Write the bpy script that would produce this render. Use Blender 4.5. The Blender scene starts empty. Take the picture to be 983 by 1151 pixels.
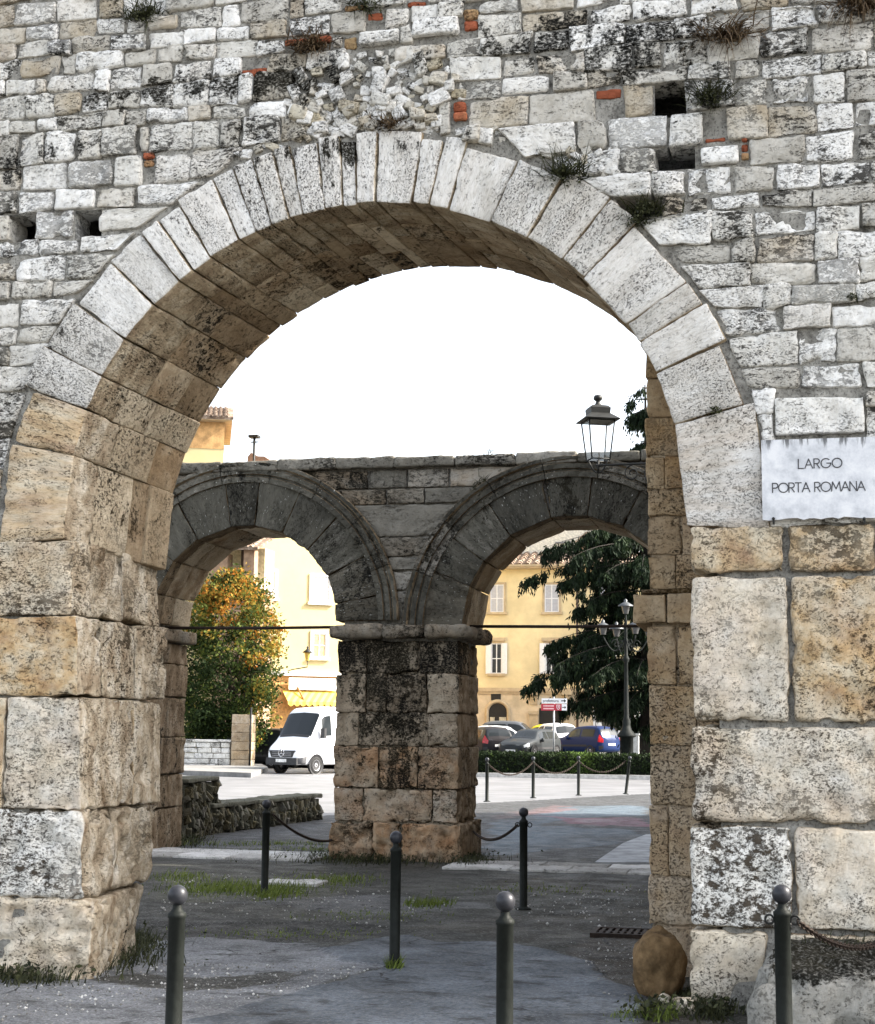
import bpy, math, random
import numpy as np
random.seed(7); rng = np.random.default_rng(7)
SC = bpy.context.scene; COL = SC.collection
PI = math.pi
# ------------------------------------------------------------------ camera model
F = 1750.0; W0, H0 = 983.0, 1151.0
psi, th, ro = math.radians(12.8), math.radians(8.07), math.radians(.6)
FW = np.array([-math.sin(psi)*math.cos(th), math.cos(psi)*math.cos(th), math.sin(th)])
_r0 = np.array([math.cos(psi), math.sin(psi), 0.]); _u0 = np.cross(_r0, FW)
RT = math.cos(ro)*_r0+math.sin(ro)*_u0; UP = math.cos(ro)*_u0-math.sin(ro)*_r0
CAM = np.array([0., 0., 1.6])
def ray(u, v): return FW+RT*(u-491.5)/F+UP*(575.5-v)/F
def gy(u, v, Y): d = ray(u, v); return CAM+d*(Y/d[1])              # photo point on the plane y=Y
def gd(u, v, z=0.): d = ray(u, v); return CAM+d*((z-1.6)/d[2])      # photo point at height z
def gp(u, v, P0, n):                                               # photo point on a plane
    d = ray(u, v); return CAM+d*(np.dot(np.array(P0)-CAM, n)/np.dot(d, n))
# ------------------------------------------------------------------ noise
def _h(ix, iy, iz, s):
    h = (ix*374761393+iy*668265263+iz*2147483647+s*1274126177) & 0xffffffff
    h = ((h ^ (h >> 13))*1274126177) & 0xffffffff
    return ((h ^ (h >> 16)) & 0xffff)/65535.0
def noise(p, sc=1., seed=0):
    p = np.asarray(p, float)*sc; f = np.floor(p).astype(np.int64); t = p-f; t = t*t*(3-2*t)
    o = 0
    for dx in (0, 1):
        for dy in (0, 1):
            for dz in (0, 1):
                w = (t[:, 0] if dx else 1-t[:, 0])*(t[:, 1] if dy else 1-t[:, 1])*(t[:, 2] if dz else 1-t[:, 2])
                o = o+w*_h(f[:, 0]+dx, f[:, 1]+dy, f[:, 2]+dz, seed)
    return o*2-1
def fbm(p, sc, oct=3, seed=0):
    o = 0; a = 1.
    for k in range(oct): o = o+a*noise(p, sc*2.03**k, seed+k); a *= .5
    return o
def sstep(a, b, x): t = np.clip((x-a)/(b-a), 0, 1); return t*t*(3-2*t)
# ------------------------------------------------------------------ object helpers
def tag(o, label=None, cat=None, group=None, kind=None):
    if label: o['label'] = label
    if cat: o['category'] = cat
    if group: o['group'] = group
    if kind: o['kind'] = kind
    return o
def thing(name, label, cat, loc=(0, 0, 0), rz=0., group=None, rx=0.):
    o = bpy.data.objects.new(name, None); COL.objects.link(o); o.location = [float(c) for c in loc]
    o.rotation_euler = (rx, 0, rz); o.empty_display_size = .2
    return tag(o, label, cat, group)
class MB:
    def __init__(s): s.v = []; s.f = []; s.n = 0; s.lc = []; s.rn = []; s.nr = []; s.am = []; s.mi = []; s.sm = []
    def add(s, v, f, lc=None, rn=None, nr=None, amp=0., mi=0, smooth=False):
        v = np.asarray(v, float).reshape(-1, 3); k = len(v)
        s.v.append(v); s.lc.append(v if lc is None else lc)
        s.rn.append(np.broadcast_to(np.array((.5, .5, 0, 0.) if rn is None else rn, float), (k, 4)))
        s.nr.append(np.zeros((k, 3)) if nr is None else nr); s.am.append(np.full(k, float(amp)))
        for q in f: s.f.append(tuple(int(i)+s.n for i in q))
        s.mi += [mi]*len(f); s.sm += [smooth]*len(f); s.n += k
        return s
    def box(s, x0, x1, y0, y1, z0, z1, mi=0):
        v = [(x0, y0, z0), (x1, y0, z0), (x1, y1, z0), (x0, y1, z0), (x0, y0, z1), (x1, y0, z1), (x1, y1, z1), (x0, y1, z1)]
        return s.add(v, [(0, 3, 2, 1), (4, 5, 6, 7), (0, 1, 5, 4), (1, 2, 6, 5), (2, 3, 7, 6), (3, 0, 4, 7)], mi=mi)
    def frame(s, P, ex, ey, ez, dx, dy, dz, mi=0):                  # box of size d along axes e from corner P
        P = np.array(P, float); ex, ey, ez = (np.array(a, float) for a in (ex, ey, ez))
        v = [P+ex*dx*a+ey*dy*b+ez*dz*c for c in (0, 1) for a, b in ((0, 0), (1, 0), (1, 1), (0, 1))]
        return s.add(v, [(0, 3, 2, 1), (4, 5, 6, 7), (0, 1, 5, 4), (1, 2, 6, 5), (2, 3, 7, 6), (3, 0, 4, 7)], mi=mi)
    def tube(s, pts, r, n=8, mi=0, cap=True):
        pts = np.array(pts, float); m = len(pts); r = np.broadcast_to(np.array(r, float), (m,)); V = []; prev = None
        for i in range(m):
            t = pts[min(i+1, m-1)]-pts[max(i-1, 0)]; t = t/(np.linalg.norm(t)+1e-9)
            a = np.array([0, 0, 1.]) if abs(t[2]) < .9 else np.array([1., 0, 0])
            if prev is not None: a = prev
            x = a-t*np.dot(a, t); x /= np.linalg.norm(x)+1e-9; prev = x; y = np.cross(t, x)
            for k in range(n): V.append(pts[i]+r[i]*(math.cos(2*PI*k/n)*x+math.sin(2*PI*k/n)*y))
        Fc = [(i*n+k, i*n+(k+1) % n, (i+1)*n+(k+1) % n, (i+1)*n+k) for i in range(m-1) for k in range(n)]
        if cap: Fc += [tuple(range(n))[::-1], tuple((m-1)*n+k for k in range(n))]
        return s.add(V, Fc, mi=mi, smooth=True)
    def lathe(s, prof, c=(0, 0, 0), n=16, axis='z', mi=0):
        V = []
        for r, z in prof:
            for k in range(n):
                a = 2*PI*k/n; x, y = r*math.cos(a), r*math.sin(a)
                V.append((c[0]+x, c[1]+y, c[2]+z) if axis == 'z' else (c[0]+x, c[1]+z, c[2]-y) if axis == 'y' else (c[0]+z, c[1]+x, c[2]+y))
        Fc = [(i*n+k, i*n+(k+1) % n, (i+1)*n+(k+1) % n, (i+1)*n+k) for i in range(len(prof)-1) for k in range(n)]
        return s.add(V, Fc, mi=mi, smooth=True)
    def prism(s, poly, P, ex, ez, ey, d, mi=0):                      # polygon (a,b) in plane P+a*ex+b*ez extruded d along ey
        P = np.array(P, float); ex, ey, ez = (np.array(a, float) for a in (ex, ey, ez)); n = len(poly)
        v = [P+a*ex+b*ez for a, b in poly]+[P+a*ex+b*ez+ey*d for a, b in poly]
        return s.add(v, [tuple(range(n)), tuple(range(n, 2*n))[::-1]]+[(i, i+n, (i+1) % n+n, (i+1) % n) for i in range(n)], mi=mi)
    def build(s, name, mats, parent=None, noise_seed=1, pit=0., soil=None, fine=0.):
        v = np.concatenate(s.v); lc = np.concatenate(s.lc); rn = np.array(np.concatenate(s.rn)); nr = np.concatenate(s.nr); am = np.concatenate(s.am)
        if am.max() > 0:
            d = noise(v, 4, noise_seed)*.9+noise(v, 13, noise_seed+1)*.6+noise(v, 34, noise_seed+2)*.4
            if pit: d = d-pit*sstep(.28, .6, noise(lc*[1, 1, 1.8], 8, noise_seed+5))*2-pit*sstep(.35, .6, noise(lc*[1, 1, 2.], 21, noise_seed+6))
            v = v+nr*(d*am)[:, None]
        if soil is not None: rn[:, 3] = np.clip(rn[:, 3]+soil(v), 0, 1)
        me = bpy.data.meshes.new(name); L = [len(f) for f in s.f]
        me.vertices.add(len(v)); me.vertices.foreach_set('co', v.ravel())
        me.loops.add(sum(L)); me.loops.foreach_set('vertex_index', [i for f in s.f for i in f])
        me.polygons.add(len(L)); st = np.concatenate([[0], np.cumsum(L)[:-1]]).astype(int)
        me.polygons.foreach_set('loop_start', st); me.polygons.foreach_set('loop_total', L)
        me.polygons.foreach_set('use_smooth', s.sm); me.polygons.foreach_set('material_index', s.mi)
        a = me.attributes.new('lc', 'FLOAT_VECTOR', 'POINT'); a.data.foreach_set('vector', lc.ravel())
        a = me.attributes.new('rnd', 'FLOAT_COLOR', 'POINT'); a.data.foreach_set('color', rn.ravel())
        me.update(calc_edges=True); me.validate()
        for m in (mats if isinstance(mats, (list, tuple)) else [mats]): me.materials.append(m)
        o = bpy.data.objects.new(name, me); COL.objects.link(o)
        if parent: o.parent = parent
        return o
# a dressed stone: rounded, dented hexahedron.  c8 = front(4: bl,br,tr,tl) + back(4)
def block(mb, c8, seg=.05, r=.02, amp=.01, tone=None, warm=0., soil=0., segy=None, bed=(1, 1, 1), mi=0):
    c = np.array(c8, float)
    lx = (np.linalg.norm(c[1]-c[0])+np.linalg.norm(c[2]-c[3]))/2; lz = (np.linalg.norm(c[3]-c[0])+np.linalg.norm(c[2]-c[1]))/2
    ly = np.linalg.norm(c[4]-c[0]); L = np.array([lx, ly, lz]); r = min(r, .45*L.min())
    def ax(l, sg):
        n = max(1, int(round((l-2*r)/sg))); return np.concatenate([[0, .35*r], np.linspace(r, l-r, n+1), [l-.35*r, l]])
    X, Yv, Z = ax(lx, seg), ax(ly, segy or seg*1.6), ax(lz, seg)
    nx, ny, nz = len(X), len(Yv), len(Z)
    G = np.stack(np.meshgrid(X, Yv, Z, indexing='ij'), -1)
    I = np.zeros((nx, ny, nz), bool); I[0] = I[-1] = True; I[:, 0] = I[:, -1] = True; I[:, :, 0] = I[:, :, -1] = True
    idx = np.full((nx, ny, nz), -1); idx[I] = np.arange(I.sum()); p = G[I]
    q = np.clip(p, r, L-r); d = p-q; d /= np.linalg.norm(d, axis=1)[:, None]+1e-12; p2 = q+r*d
    t = p2/L; a, b, e = t[:, :1], t[:, 1:2], t[:, 2:]
    fr = c[0]*(1-a)*(1-e)+c[1]*a*(1-e)+c[2]*a*e+c[3]*(1-a)*e; bk = c[4]*(1-a)*(1-e)+c[5]*a*(1-e)+c[6]*a*e+c[7]*(1-a)*e
    w = fr*(1-b)+bk*b
    ex = (c[1]+c[2]-c[0]-c[3]); ey = c[4:].mean(0)-c[:4].mean(0); ez = (c[2]+c[3]-c[0]-c[1])
    ex, ey, ez = (k/np.linalg.norm(k) for k in (ex, ey, ez)); nr = d[:, :1]*ex+d[:, 1:2]*ey+d[:, 2:]*ez
    fl = np.dot(np.cross(ex, ey), ez) < 0
    Fc = []
    def quads(A):
        Q = np.stack([A[:-1, :-1], A[1:, :-1], A[1:, 1:], A[:-1, 1:]], -1).reshape(-1, 4); return Q
    for A, sgn in ((idx[:, 0, :], 1), (idx[:, :, 0], -1), (idx[:, :, -1], 1), (idx[0], -1), (idx[-1], 1), (idx[:, -1, :], -1)):
        Q = quads(A)
        if (sgn < 0) != fl: Q = Q[:, ::-1]
        Fc += [tuple(k) for k in Q]
    off = rng.uniform(-50, 50, 3); tone = rng.uniform() if tone is None else tone
    mb.add(w, Fc, lc=p*np.array(bed)+off, rn=(tone, rng.uniform(), warm, soil), nr=nr, amp=amp, smooth=True, mi=mi)
def blockr(mb, x0, x1, z0, z1, y0, y1, **k):
    block(mb, [(x0, y0, z0), (x1, y0, z0), (x1, y0, z1), (x0, y0, z1), (x0, y1, z0), (x1, y1, z0), (x1, y1, z1), (x0, y1, z1)], **k)
def pebble(mb, c, rad, **k):                                       # small irregular stone
    rx, ry, rz = rad; a = rng.uniform(-.6, .6); j = lambda: rng.uniform(.6, 1.15)
    pts = []
    for yy in (-1, 1):
        for xx, zz in ((-1, -1), (1, -1), (1, 1), (-1, 1)):
            x, z = xx*rx*j(), zz*rz*j(); pts.append((c[0]+x*math.cos(a)-z*math.sin(a), c[1]+yy*ry*j(), c[2]+x*math.sin(a)+z*math.cos(a)))
    block(mb, pts, r=min(rad)*.3, **k)
# ------------------------------------------------------------------ materials
class NT:
    def __init__(s, name):
        s.m = bpy.data.materials.new(name); s.m.use_nodes = True; s.t = s.m.node_tree; s.t.nodes.clear()
        s.out = s.n('ShaderNodeOutputMaterial'); s.b = s.n('ShaderNodeBsdfPrincipled'); s.t.links.new(s.b.outputs[0], s.out.inputs[0])
    def n(s, t, **k):
        x = s.t.nodes.new(t)
        for a, b in k.items(): setattr(x, a, b)
        return x
    def put(s, i, v):
        if hasattr(v, 'links') and hasattr(v, 'is_output'): s.t.links.new(v, i)
        elif isinstance(v, (tuple, list)) and len(v) == 3 and i.type == 'RGBA': i.default_value = (*v, 1)
        else: i.default_value = v
    def attr(s, nm): return s.n('ShaderNodeAttribute', attribute_name=nm)
    def noise(s, v, sc, det=4, rough=.55, dist=0.):
        x = s.n('ShaderNodeTexNoise'); s.put(x.inputs['Vector'], v); x.inputs['Scale'].default_value = sc
        x.inputs['Detail'].default_value = det; x.inputs['Roughness'].default_value = rough; x.inputs['Distortion'].default_value = dist
        return x.outputs[0]
    def vor(s, v, sc, feat='F1'):
        x = s.n('ShaderNodeTexVoronoi', feature=feat); s.put(x.inputs['Vector'], v); x.inputs['Scale'].default_value = sc; return x
    def math(s, op, a, b=0., clamp=False):
        x = s.n('ShaderNodeMath', operation=op, use_clamp=clamp); s.put(x.inputs[0], a); s.put(x.inputs[1], b); return x.outputs[0]
    def mul(s, v, k):
        x = s.n('ShaderNodeVectorMath', operation='MULTIPLY'); s.put(x.inputs[0], v); x.inputs[1].default_value = k; return x.outputs[0]
    def ss(s, v, a, b, o0=0., o1=1.):
        x = s.n('ShaderNodeMapRange', interpolation_type='SMOOTHSTEP'); s.put(x.inputs[0], v)
        for i, k in enumerate((a, b, o0, o1)): x.inputs[i+1].default_value = k
        return x.outputs[0]
    def mix(s, f, a, b, mode='MIX'):
        x = s.n('ShaderNodeMix', data_type='RGBA', blend_type=mode); s.put(x.inputs[0], f); s.put(x.inputs[6], a); s.put(x.inputs[7], b); return x.outputs[2]
    def ramp(s, f, st):
        x = s.n('ShaderNodeValToRGB'); s.put(x.inputs[0], f); e = x.color_ramp.elements
        while len(e) < len(st): e.new(.5)
        for k, (p, c) in zip(e, st): k.position = p; k.color = (*c, 1)
        return x.outputs[0]
    def sep(s, c): x = s.n('ShaderNodeSeparateColor'); s.put(x.inputs[0], c); return x.outputs
    def pos(s): return s.n('ShaderNodeNewGeometry')
    def bump(s, h, st=.5, dist=.02):
        x = s.n('ShaderNodeBump'); x.inputs['Strength'].default_value = st; x.inputs['Distance'].default_value = dist; s.put(x.inputs['Height'], h)
        s.t.links.new(x.outputs[0], s.b.inputs['Normal'])
    def fin(s, col, rough=.9, spec=.2, metal=0.):
        s.put(s.b.inputs['Base Color'], col); s.put(s.b.inputs['Roughness'], rough); s.b.inputs['Specular IOR Level'].default_value = spec; s.b.inputs['Metallic'].default_value = metal
        return s.m
def stone_mat(name, c0, c1, c2, warmc, soffit=None, pitk=.5, pitw=.06, black=.5, bs=.985, crust=(.009, .009, .008), spots=None, bedk=1.9, pcol=(.022, .02, .016), bstk=.38):
    s = NT(name); at = s.attr('rnd'); lc = s.attr('lc').outputs['Vector']; g = s.pos(); P = g.outputs['Position']
    R = s.sep(at.outputs['Color']); warm, soil = R[2], at.outputs['Alpha']
    mid = s.noise(lc, 5, 5, .6); fine = s.noise(lc, 42, 4, .7); big = s.noise(P, 1.1, 4, .6)
    tn = s.math('ADD', R[0], s.math('MULTIPLY', s.math('SUBTRACT', mid, .5), .9))
    base = s.ramp(tn, [(0, c0), (.5, c1), (1, c2)])
    wf = s.math('MULTIPLY', warm, s.ss(s.noise(lc, 2.6, 5, .65), .32, .62, .25, 1.), True)
    wcol = s.ramp(s.noise(lc, 3.7, 5, .65), [(.3, warmc[0]), (.5, warmc[1]), (.68, warmc[2])])
    base = s.mix(wf, base, wcol)
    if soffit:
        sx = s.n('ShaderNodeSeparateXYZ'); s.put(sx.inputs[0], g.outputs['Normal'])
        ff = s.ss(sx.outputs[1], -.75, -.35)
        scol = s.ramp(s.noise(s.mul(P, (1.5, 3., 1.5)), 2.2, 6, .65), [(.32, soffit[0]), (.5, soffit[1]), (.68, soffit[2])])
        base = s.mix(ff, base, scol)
    base = s.mix(s.ss(fine, .35, .7, 0., .4), base, (.5, .47, .42), 'MULTIPLY')
    # travertine holes, stretched along the bedding, dirt in them
    bed = s.mul(lc, (1., 1., bedk))
    p1 = s.noise(bed, 15, 6, .74, .15); p2 = s.noise(bed, 46, 4, .66, .1); p3 = s.noise(bed, 105, 3, .7)
    reg = s.ss(s.noise(lc, 2.3, 3, .5), .35, .65, -.07, .07)
    pm = s.math('ADD', s.math('ADD', p1, reg), s.math('MULTIPLY', s.math('SUBTRACT', s.math('FRACT', s.math('MULTIPLY', R[1], 7.31)), .62), .13))
    pit = s.ss(pm, pitk, pitk+pitw); pit2 = s.math('MULTIPLY', s.ss(p2, .54, .62), s.ss(pm, .4, .55))
    pits = s.math('MAXIMUM', pit, s.math('MULTIPLY', pit2, .9)); pits = s.math('MAXIMUM', pits, s.math('MULTIPLY', s.ss(p3, .57, .66), s.ss(pm, .36, .56)))
    # black crust of lichen, patchy and running down
    cr = s.noise(s.mul(P, (1., 1., .55)), 7, 8, .72); cr2 = s.noise(s.mul(lc, (1, 1, 1.6)), 26, 6, .75)
    cm = s.math('ADD', s.math('MULTIPLY', cr, .62), s.math('MULTIPLY', cr2, .38))
    thr = s.math('SUBTRACT', s.math('ADD', cm, s.math('MULTIPLY', soil, .34)), s.math('MULTIPLY', s.math('SUBTRACT', R[1], .35), .13))
    cf = s.math('MULTIPLY', s.ss(thr, .67-.12*black, .735-.12*black), bs)
    pits = s.math('MULTIPLY', pits, s.ss(s.noise(P, 1.05, 4, .6), .36, .58, .3, 1.))
    bst = s.ss(s.noise(s.mul(P, (1.5, 1.5, .7)), 1.5, 7, .68), .48, .7, 0., bstk); base = s.mix(bst, base, (.42, .39, .33), 'MULTIPLY')
    base = s.mix(s.math('MULTIPLY', pits, .96), base, pcol)
    cf = s.math('MULTIPLY', cf, s.ss(p2, .34, .52, .5, 1.))
    col = s.mix(cf, base, s.mix(s.ss(big, .4, .6), crust, (crust[0]*2.2, crust[1]*2., crust[2]*1.5)))
    if spots:
        v = s.vor(lc, spots[0]); sp = s.math('MULTIPLY', s.ss(s.math('ADD', v.outputs['Distance'], s.math('MULTIPLY', s.noise(lc, 30, 3), .5)), .42, .3), s.ss(s.noise(P, 2.5, 5, .7), .43, .55))
        col = s.mix(sp, col, spots[1])
    h = s.math('SUBTRACT', s.math('ADD', s.math('MULTIPLY', fine, .35), s.math('MULTIPLY', mid, .5)), s.math('MULTIPLY', pits, .9))
    s.bump(h, .9, .022)
    return s.fin(col, .95, .05)
TRAV = stone_mat('travertine_small_blocks', (.46, .435, .385), (.74, .72, .665), (.92, .91, .88), ((.34, .24, .13), (.46, .38, .26), (.6, .54, .44)), pitk=.575, black=.42)
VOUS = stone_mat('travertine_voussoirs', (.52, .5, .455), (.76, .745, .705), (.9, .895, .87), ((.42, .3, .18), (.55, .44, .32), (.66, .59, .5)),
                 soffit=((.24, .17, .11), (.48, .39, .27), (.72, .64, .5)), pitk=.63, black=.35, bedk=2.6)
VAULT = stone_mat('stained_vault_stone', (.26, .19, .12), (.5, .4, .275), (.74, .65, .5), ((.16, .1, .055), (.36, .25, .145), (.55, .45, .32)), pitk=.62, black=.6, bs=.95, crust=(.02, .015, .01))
PIER = stone_mat('weathered_pier_blocks', (.5, .43, .32), (.75, .68, .555), (.9, .88, .82), ((.34, .17, .065), (.62, .43, .225), (.83, .73, .55)),
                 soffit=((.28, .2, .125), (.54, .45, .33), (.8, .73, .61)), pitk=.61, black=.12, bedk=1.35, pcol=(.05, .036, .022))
PIER2 = stone_mat('rough_white_block', (.13, .13, .115), (.33, .325, .3), (.66, .65, .62), ((.3, .24, .15), (.46, .4, .3), (.6, .54, .44)), pitk=.575, black=.5, bedk=1.1)
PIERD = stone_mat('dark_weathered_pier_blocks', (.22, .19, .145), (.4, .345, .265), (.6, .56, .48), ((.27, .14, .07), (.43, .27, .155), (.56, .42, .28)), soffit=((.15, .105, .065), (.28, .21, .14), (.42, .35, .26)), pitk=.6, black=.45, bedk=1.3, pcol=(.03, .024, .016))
BROWN = stone_mat('brown_sandy_blocks', (.34, .255, .165), (.48, .39, .28), (.66, .58, .47), ((.3, .18, .09), (.47, .32, .17), (.58, .45, .29)), pitk=.665, black=.3, crust=(.04, .028, .016), bedk=1.3)
GREY = stone_mat('dark_lichened_stone', (.15, .142, .122), (.27, .256, .22), (.46, .44, .395), ((.3, .19, .1), (.42, .3, .18), (.5, .4, .28)), pitk=.57, black=.85, crust=(.012, .012, .01))
RING = stone_mat('blackened_arch_stone', (.045, .044, .038), (.125, .12, .1), (.36, .34, .3), ((.18, .14, .1), (.24, .2, .14), (.32, .27, .2)),
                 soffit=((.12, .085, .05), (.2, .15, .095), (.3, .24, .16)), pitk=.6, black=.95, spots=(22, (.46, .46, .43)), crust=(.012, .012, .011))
def mortar_mat():
    s = NT('grey_lime_mortar'); P = s.pos().outputs['Position']; a = s.noise(P, 9, 6, .7); b = s.noise(P, 60, 3, .7)
    c = s.ramp(a, [(.3, (.07, .066, .058)), (.47, (.24, .23, .205)), (.7, (.42, .405, .365))]); c = s.mix(s.ss(b, .5, .66, 0, .8), c, (.06, .055, .05))
    s.bump(s.math('ADD', a, s.math('MULTIPLY', b, .5)), .8, .02); return s.fin(c, .95, .1)
MORTAR = mortar_mat()
def simple(name, col, rough=.6, metal=0., spec=.4, var=.25, sc=8., bump=0., bsc=40.):
    s = NT(name); P = s.n('ShaderNodeTexCoord').outputs['Object']; a = s.noise(P, sc, 6, .65)
    c = s.mix(s.ss(a, .3, .7), tuple(k*(1-var) for k in col), tuple(min(1, k*(1+var)) for k in col))
    if bump: s.bump(s.noise(P, bsc, 4, .6), .6, bump)
    return s.fin(c, rough, spec, metal)
BRICK = stone_mat('old_red_brick', (.28, .085, .045), (.42, .13, .07), (.42, .3, .16), ((.3, .1, .05), (.4, .15, .08), (.45, .3, .15)), pitk=.64, black=.35)
RUBST = stone_mat('rubble_stone', (.42, .38, .3), (.66, .64, .58), (.86, .85, .82), ((.34, .24, .1), (.45, .36, .2), (.55, .48, .3)), pitk=.62, black=.5)
BOULD = stone_mat('brown_boulder_stone', (.3, .21, .11), (.38, .28, .17), (.45, .36, .24), ((.2, .12, .05), (.28, .18, .09), (.34, .24, .14)), pitk=.72, black=.05)
IRON = simple('black_wrought_iron', (.022, .022, .02), .55, .4, .4, .3)
RUST = simple('dark_rusty_iron', (.035, .024, .018), .75, .3, .3, .4, 20)
BOLL = simple('grey_green_painted_iron', (.013, .015, .013), .55, .0, .12, .3, 14, .002, 90)
BALL = simple('worn_dark_iron_ball', (.03, .031, .036), .4, .2, .3, .3, 20)
# ------------------------------------------------------------------ stains on the gate wall
Y1 = 9.6; CX, CZ, RI, RO = -2.687, 2.996, 2.078, 2.56; YB = 10.82; CXB, CZB = -2.454, 2.91
def blob(u, v, ru, rv, k):
    p = gy(u, v, Y1); sc = 10.0/F; return (p[0], p[2], ru*sc, rv*sc, k*.78)
STAIN = [blob(*b) for b in ((120, 105, 190, 18, .5), (330, 90, 120, 26, .45), (60, 70, 120, 22, .25), (720, 30, 140, 34, .55), (800, 95, 70, 50, .5), (640, 80, 120, 26, .4),
    (940, 60, 70, 50, .42), (440, 165, 110, 14, .55), (350, 160, 60, 14, .35), (500, 20, 60, 30, .2), (90, 165, 120, 14, .28), (790, 200, 60, 20, .3), (380, 200, 40, 30, .3), (20, 190, 60, 20, .3), (960, 200, 60, 40, .1),
    (640, 215, 30, 20, .3), (705, 250, 40, 16, .45), (60, 1000, 40, 14, .3), (540, 60, 90, 14, .35))]
def soil_main(v):
    o = .1*sstep(4., 6.2, v[:, 2])+.09*sstep(-.1, .5, noise(v*[1, 1, 1.6], .8, 33))*sstep(3.4, 4.5, v[:, 2])-.06
    for x, z, rx, rz, k in STAIN: o = o+k*np.exp(-((v[:, 0]-x)/rx)**2-((v[:, 2]-z)/rz)**2)
    return o+.35*sstep(.5, 0., v[:, 2])*sstep(-.3, .5, noise(v, 3, 9))
# ------------------------------------------------------------------ THE GATE WALL
gate = thing('gate_wall', 'tall pale travertine town gate wall with one wide round arch in the foreground', 'stone gate', (CX, Y1, 0))
class Kid:                                                          # parts stay in world coordinates under the base Empty
    def __init__(s, root): s.r = root
    def __call__(s, mb, name, mat, **k):
        o = mb.build(name, mat, None, **k); o.parent = s.r; o.matrix_parent_inverse = s.r.matrix_basis.inverted(); return o
kg = Kid(gate)
def wx(u, v=575, Y=Y1): return gy(u, v, Y)[0]
def wz(u, v, Y=Y1): return gy(u, v, Y)[2]
XL, XR, ZT = -8.2, 10., 7.1  # right end lengthened out of view so the wall shades the foreground
ZSL, ZSR = wz(60, 607), wz(880, 588)
def rect(u0, v0, u1, v1): a = gy(u0, v1, Y1); b = gy(u1, v0, Y1); return [a[0], b[0], a[2], b[2]]
holes = [rect(7, 240, 40, 275), rect(80, 235, 110, 272), rect(734, 92, 769, 130), rect(735, 160, 783, 192), rect(697, 222, 742, 246)]
bricks = [rect(384, 40, 400, 56), rect(385, 4, 410, 14), rect(520, 10, 538, 34), rect(160, 170, 174, 188), rect(508, 114, 524, 136), rect(668, 97, 700, 112), rect(270, 74, 300, 88), rect(318, 38, 372, 52), rect(832, 150, 842, 180), rect(412, 12, 430, 24), rect(455, 0, 478, 8), rect(790, 152, 815, 160)]
custom = [(rect(786, 163, 831, 186), 1.05), (rect(870, 444, 972, 490), .75), (rect(462, 18, 516, 42), 1.), (rect(402, 32, 450, 52), .8)]
rubc = gy(415, 108, Y1); rub = (rubc[0], rubc[2], .60, .30)
# courses from the springing to the top
req = []
for q in sorted([min(ZSL, ZSR), ZT+.1]+[z for h in holes for z in h[2:]]):
    if not req or q-req[-1] > .09: req.append(q)
zc = []
for a, b in zip(req, req[1:]):
    n = max(1, int(round((b-a)/random.choice((.15, .162, .178))))); w = [random.uniform(.8, 1.25) for _ in range(n)]; acc = a
    for q in w: zc.append(acc); acc += (b-a)*q/sum(w)
zc.append(req[-1])
def course_of(z): return max(k for k in range(len(zc)-1) if zc[k] <= z)
for h in holes[:4]:
    k0 = min(range(len(zc)), key=lambda q: abs(zc[q]-h[2])); k1 = max(k0+1, min(range(len(zc)), key=lambda q: abs(zc[q]-h[3])))
    h[2], h[3] = zc[k0]+.004, zc[k1]-.004
def wob(x, k): return .012*math.sin(1.9*x+k*1.7)+.008*math.sin(4.3*x+k*2.9)
ms = MB(); rs = MB()
ROJ = RO+.012
def ring_x(z, s): d = ROJ**2-(z-CZ)**2; return None if d <= 0 else CX+s*math.sqrt(d)
def stone(x0, x1, k, sl0=0., sl1=0., tone=None):
    z0a, z0b, z1a, z1b = zc[k]+wob(x0, k), zc[k]+wob(x1, k), zc[k+1]+wob(x0+sl0, k+1), zc[k+1]+wob(x1+sl1, k+1)
    j = random.choice((.0, .002, .004, .006)); y = Y1+random.uniform(-.014, .014); jt = lambda: random.uniform(-.013, .013)
    if x1-x0 < .06: return
    right = (x0+x1)/2 > -1.2
    t = (random.choice((.2, .45, .6, .8, .95, 1.)) if tone is None else tone)
    wm = random.choice((0, 0, 0, .1, .3, .75)) if (not right or random.random() < .5) else 0
    block(ms, [(x0+j+jt(), y, z0a+j+jt()), (x1-j+jt(), y, z0b+j+jt()), (x1-j+sl1+jt(), y, z1b-j+jt()), (x0+j+sl0+jt(), y, z1a-j+jt()),
               (x0+j, Y1+.3, z0a+j), (x1-j, Y1+.3, z0b+j), (x1-j+sl1, Y1+.3, z1b-j), (x0+j+sl0, Y1+.3, z1a-j)],
          seg=.032 if x0 < 1.3 else .13, r=random.choice((.012, .018, .026)), amp=random.choice((.008, .011, .015)), tone=t, warm=wm, segy=.12)
def blocked(x0, x1, z0, z1):
    zm = (z0+z1)/2; out = []
    for h in holes+bricks+[c[0] for c in custom]:
        if min(z1, h[3])-max(z0, h[2]) > .3*(min(z1-z0, h[3]-h[2])): out.append((h[0], h[1]))
    d = 1-((zm-rub[1])/rub[3])**2
    if d > 0: out.append((rub[0]-rub[2]*math.sqrt(d), rub[0]+rub[2]*math.sqrt(d)))
    return [o for o in out if o[1] > x0 and o[0] < x1]
gaps = []
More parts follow.
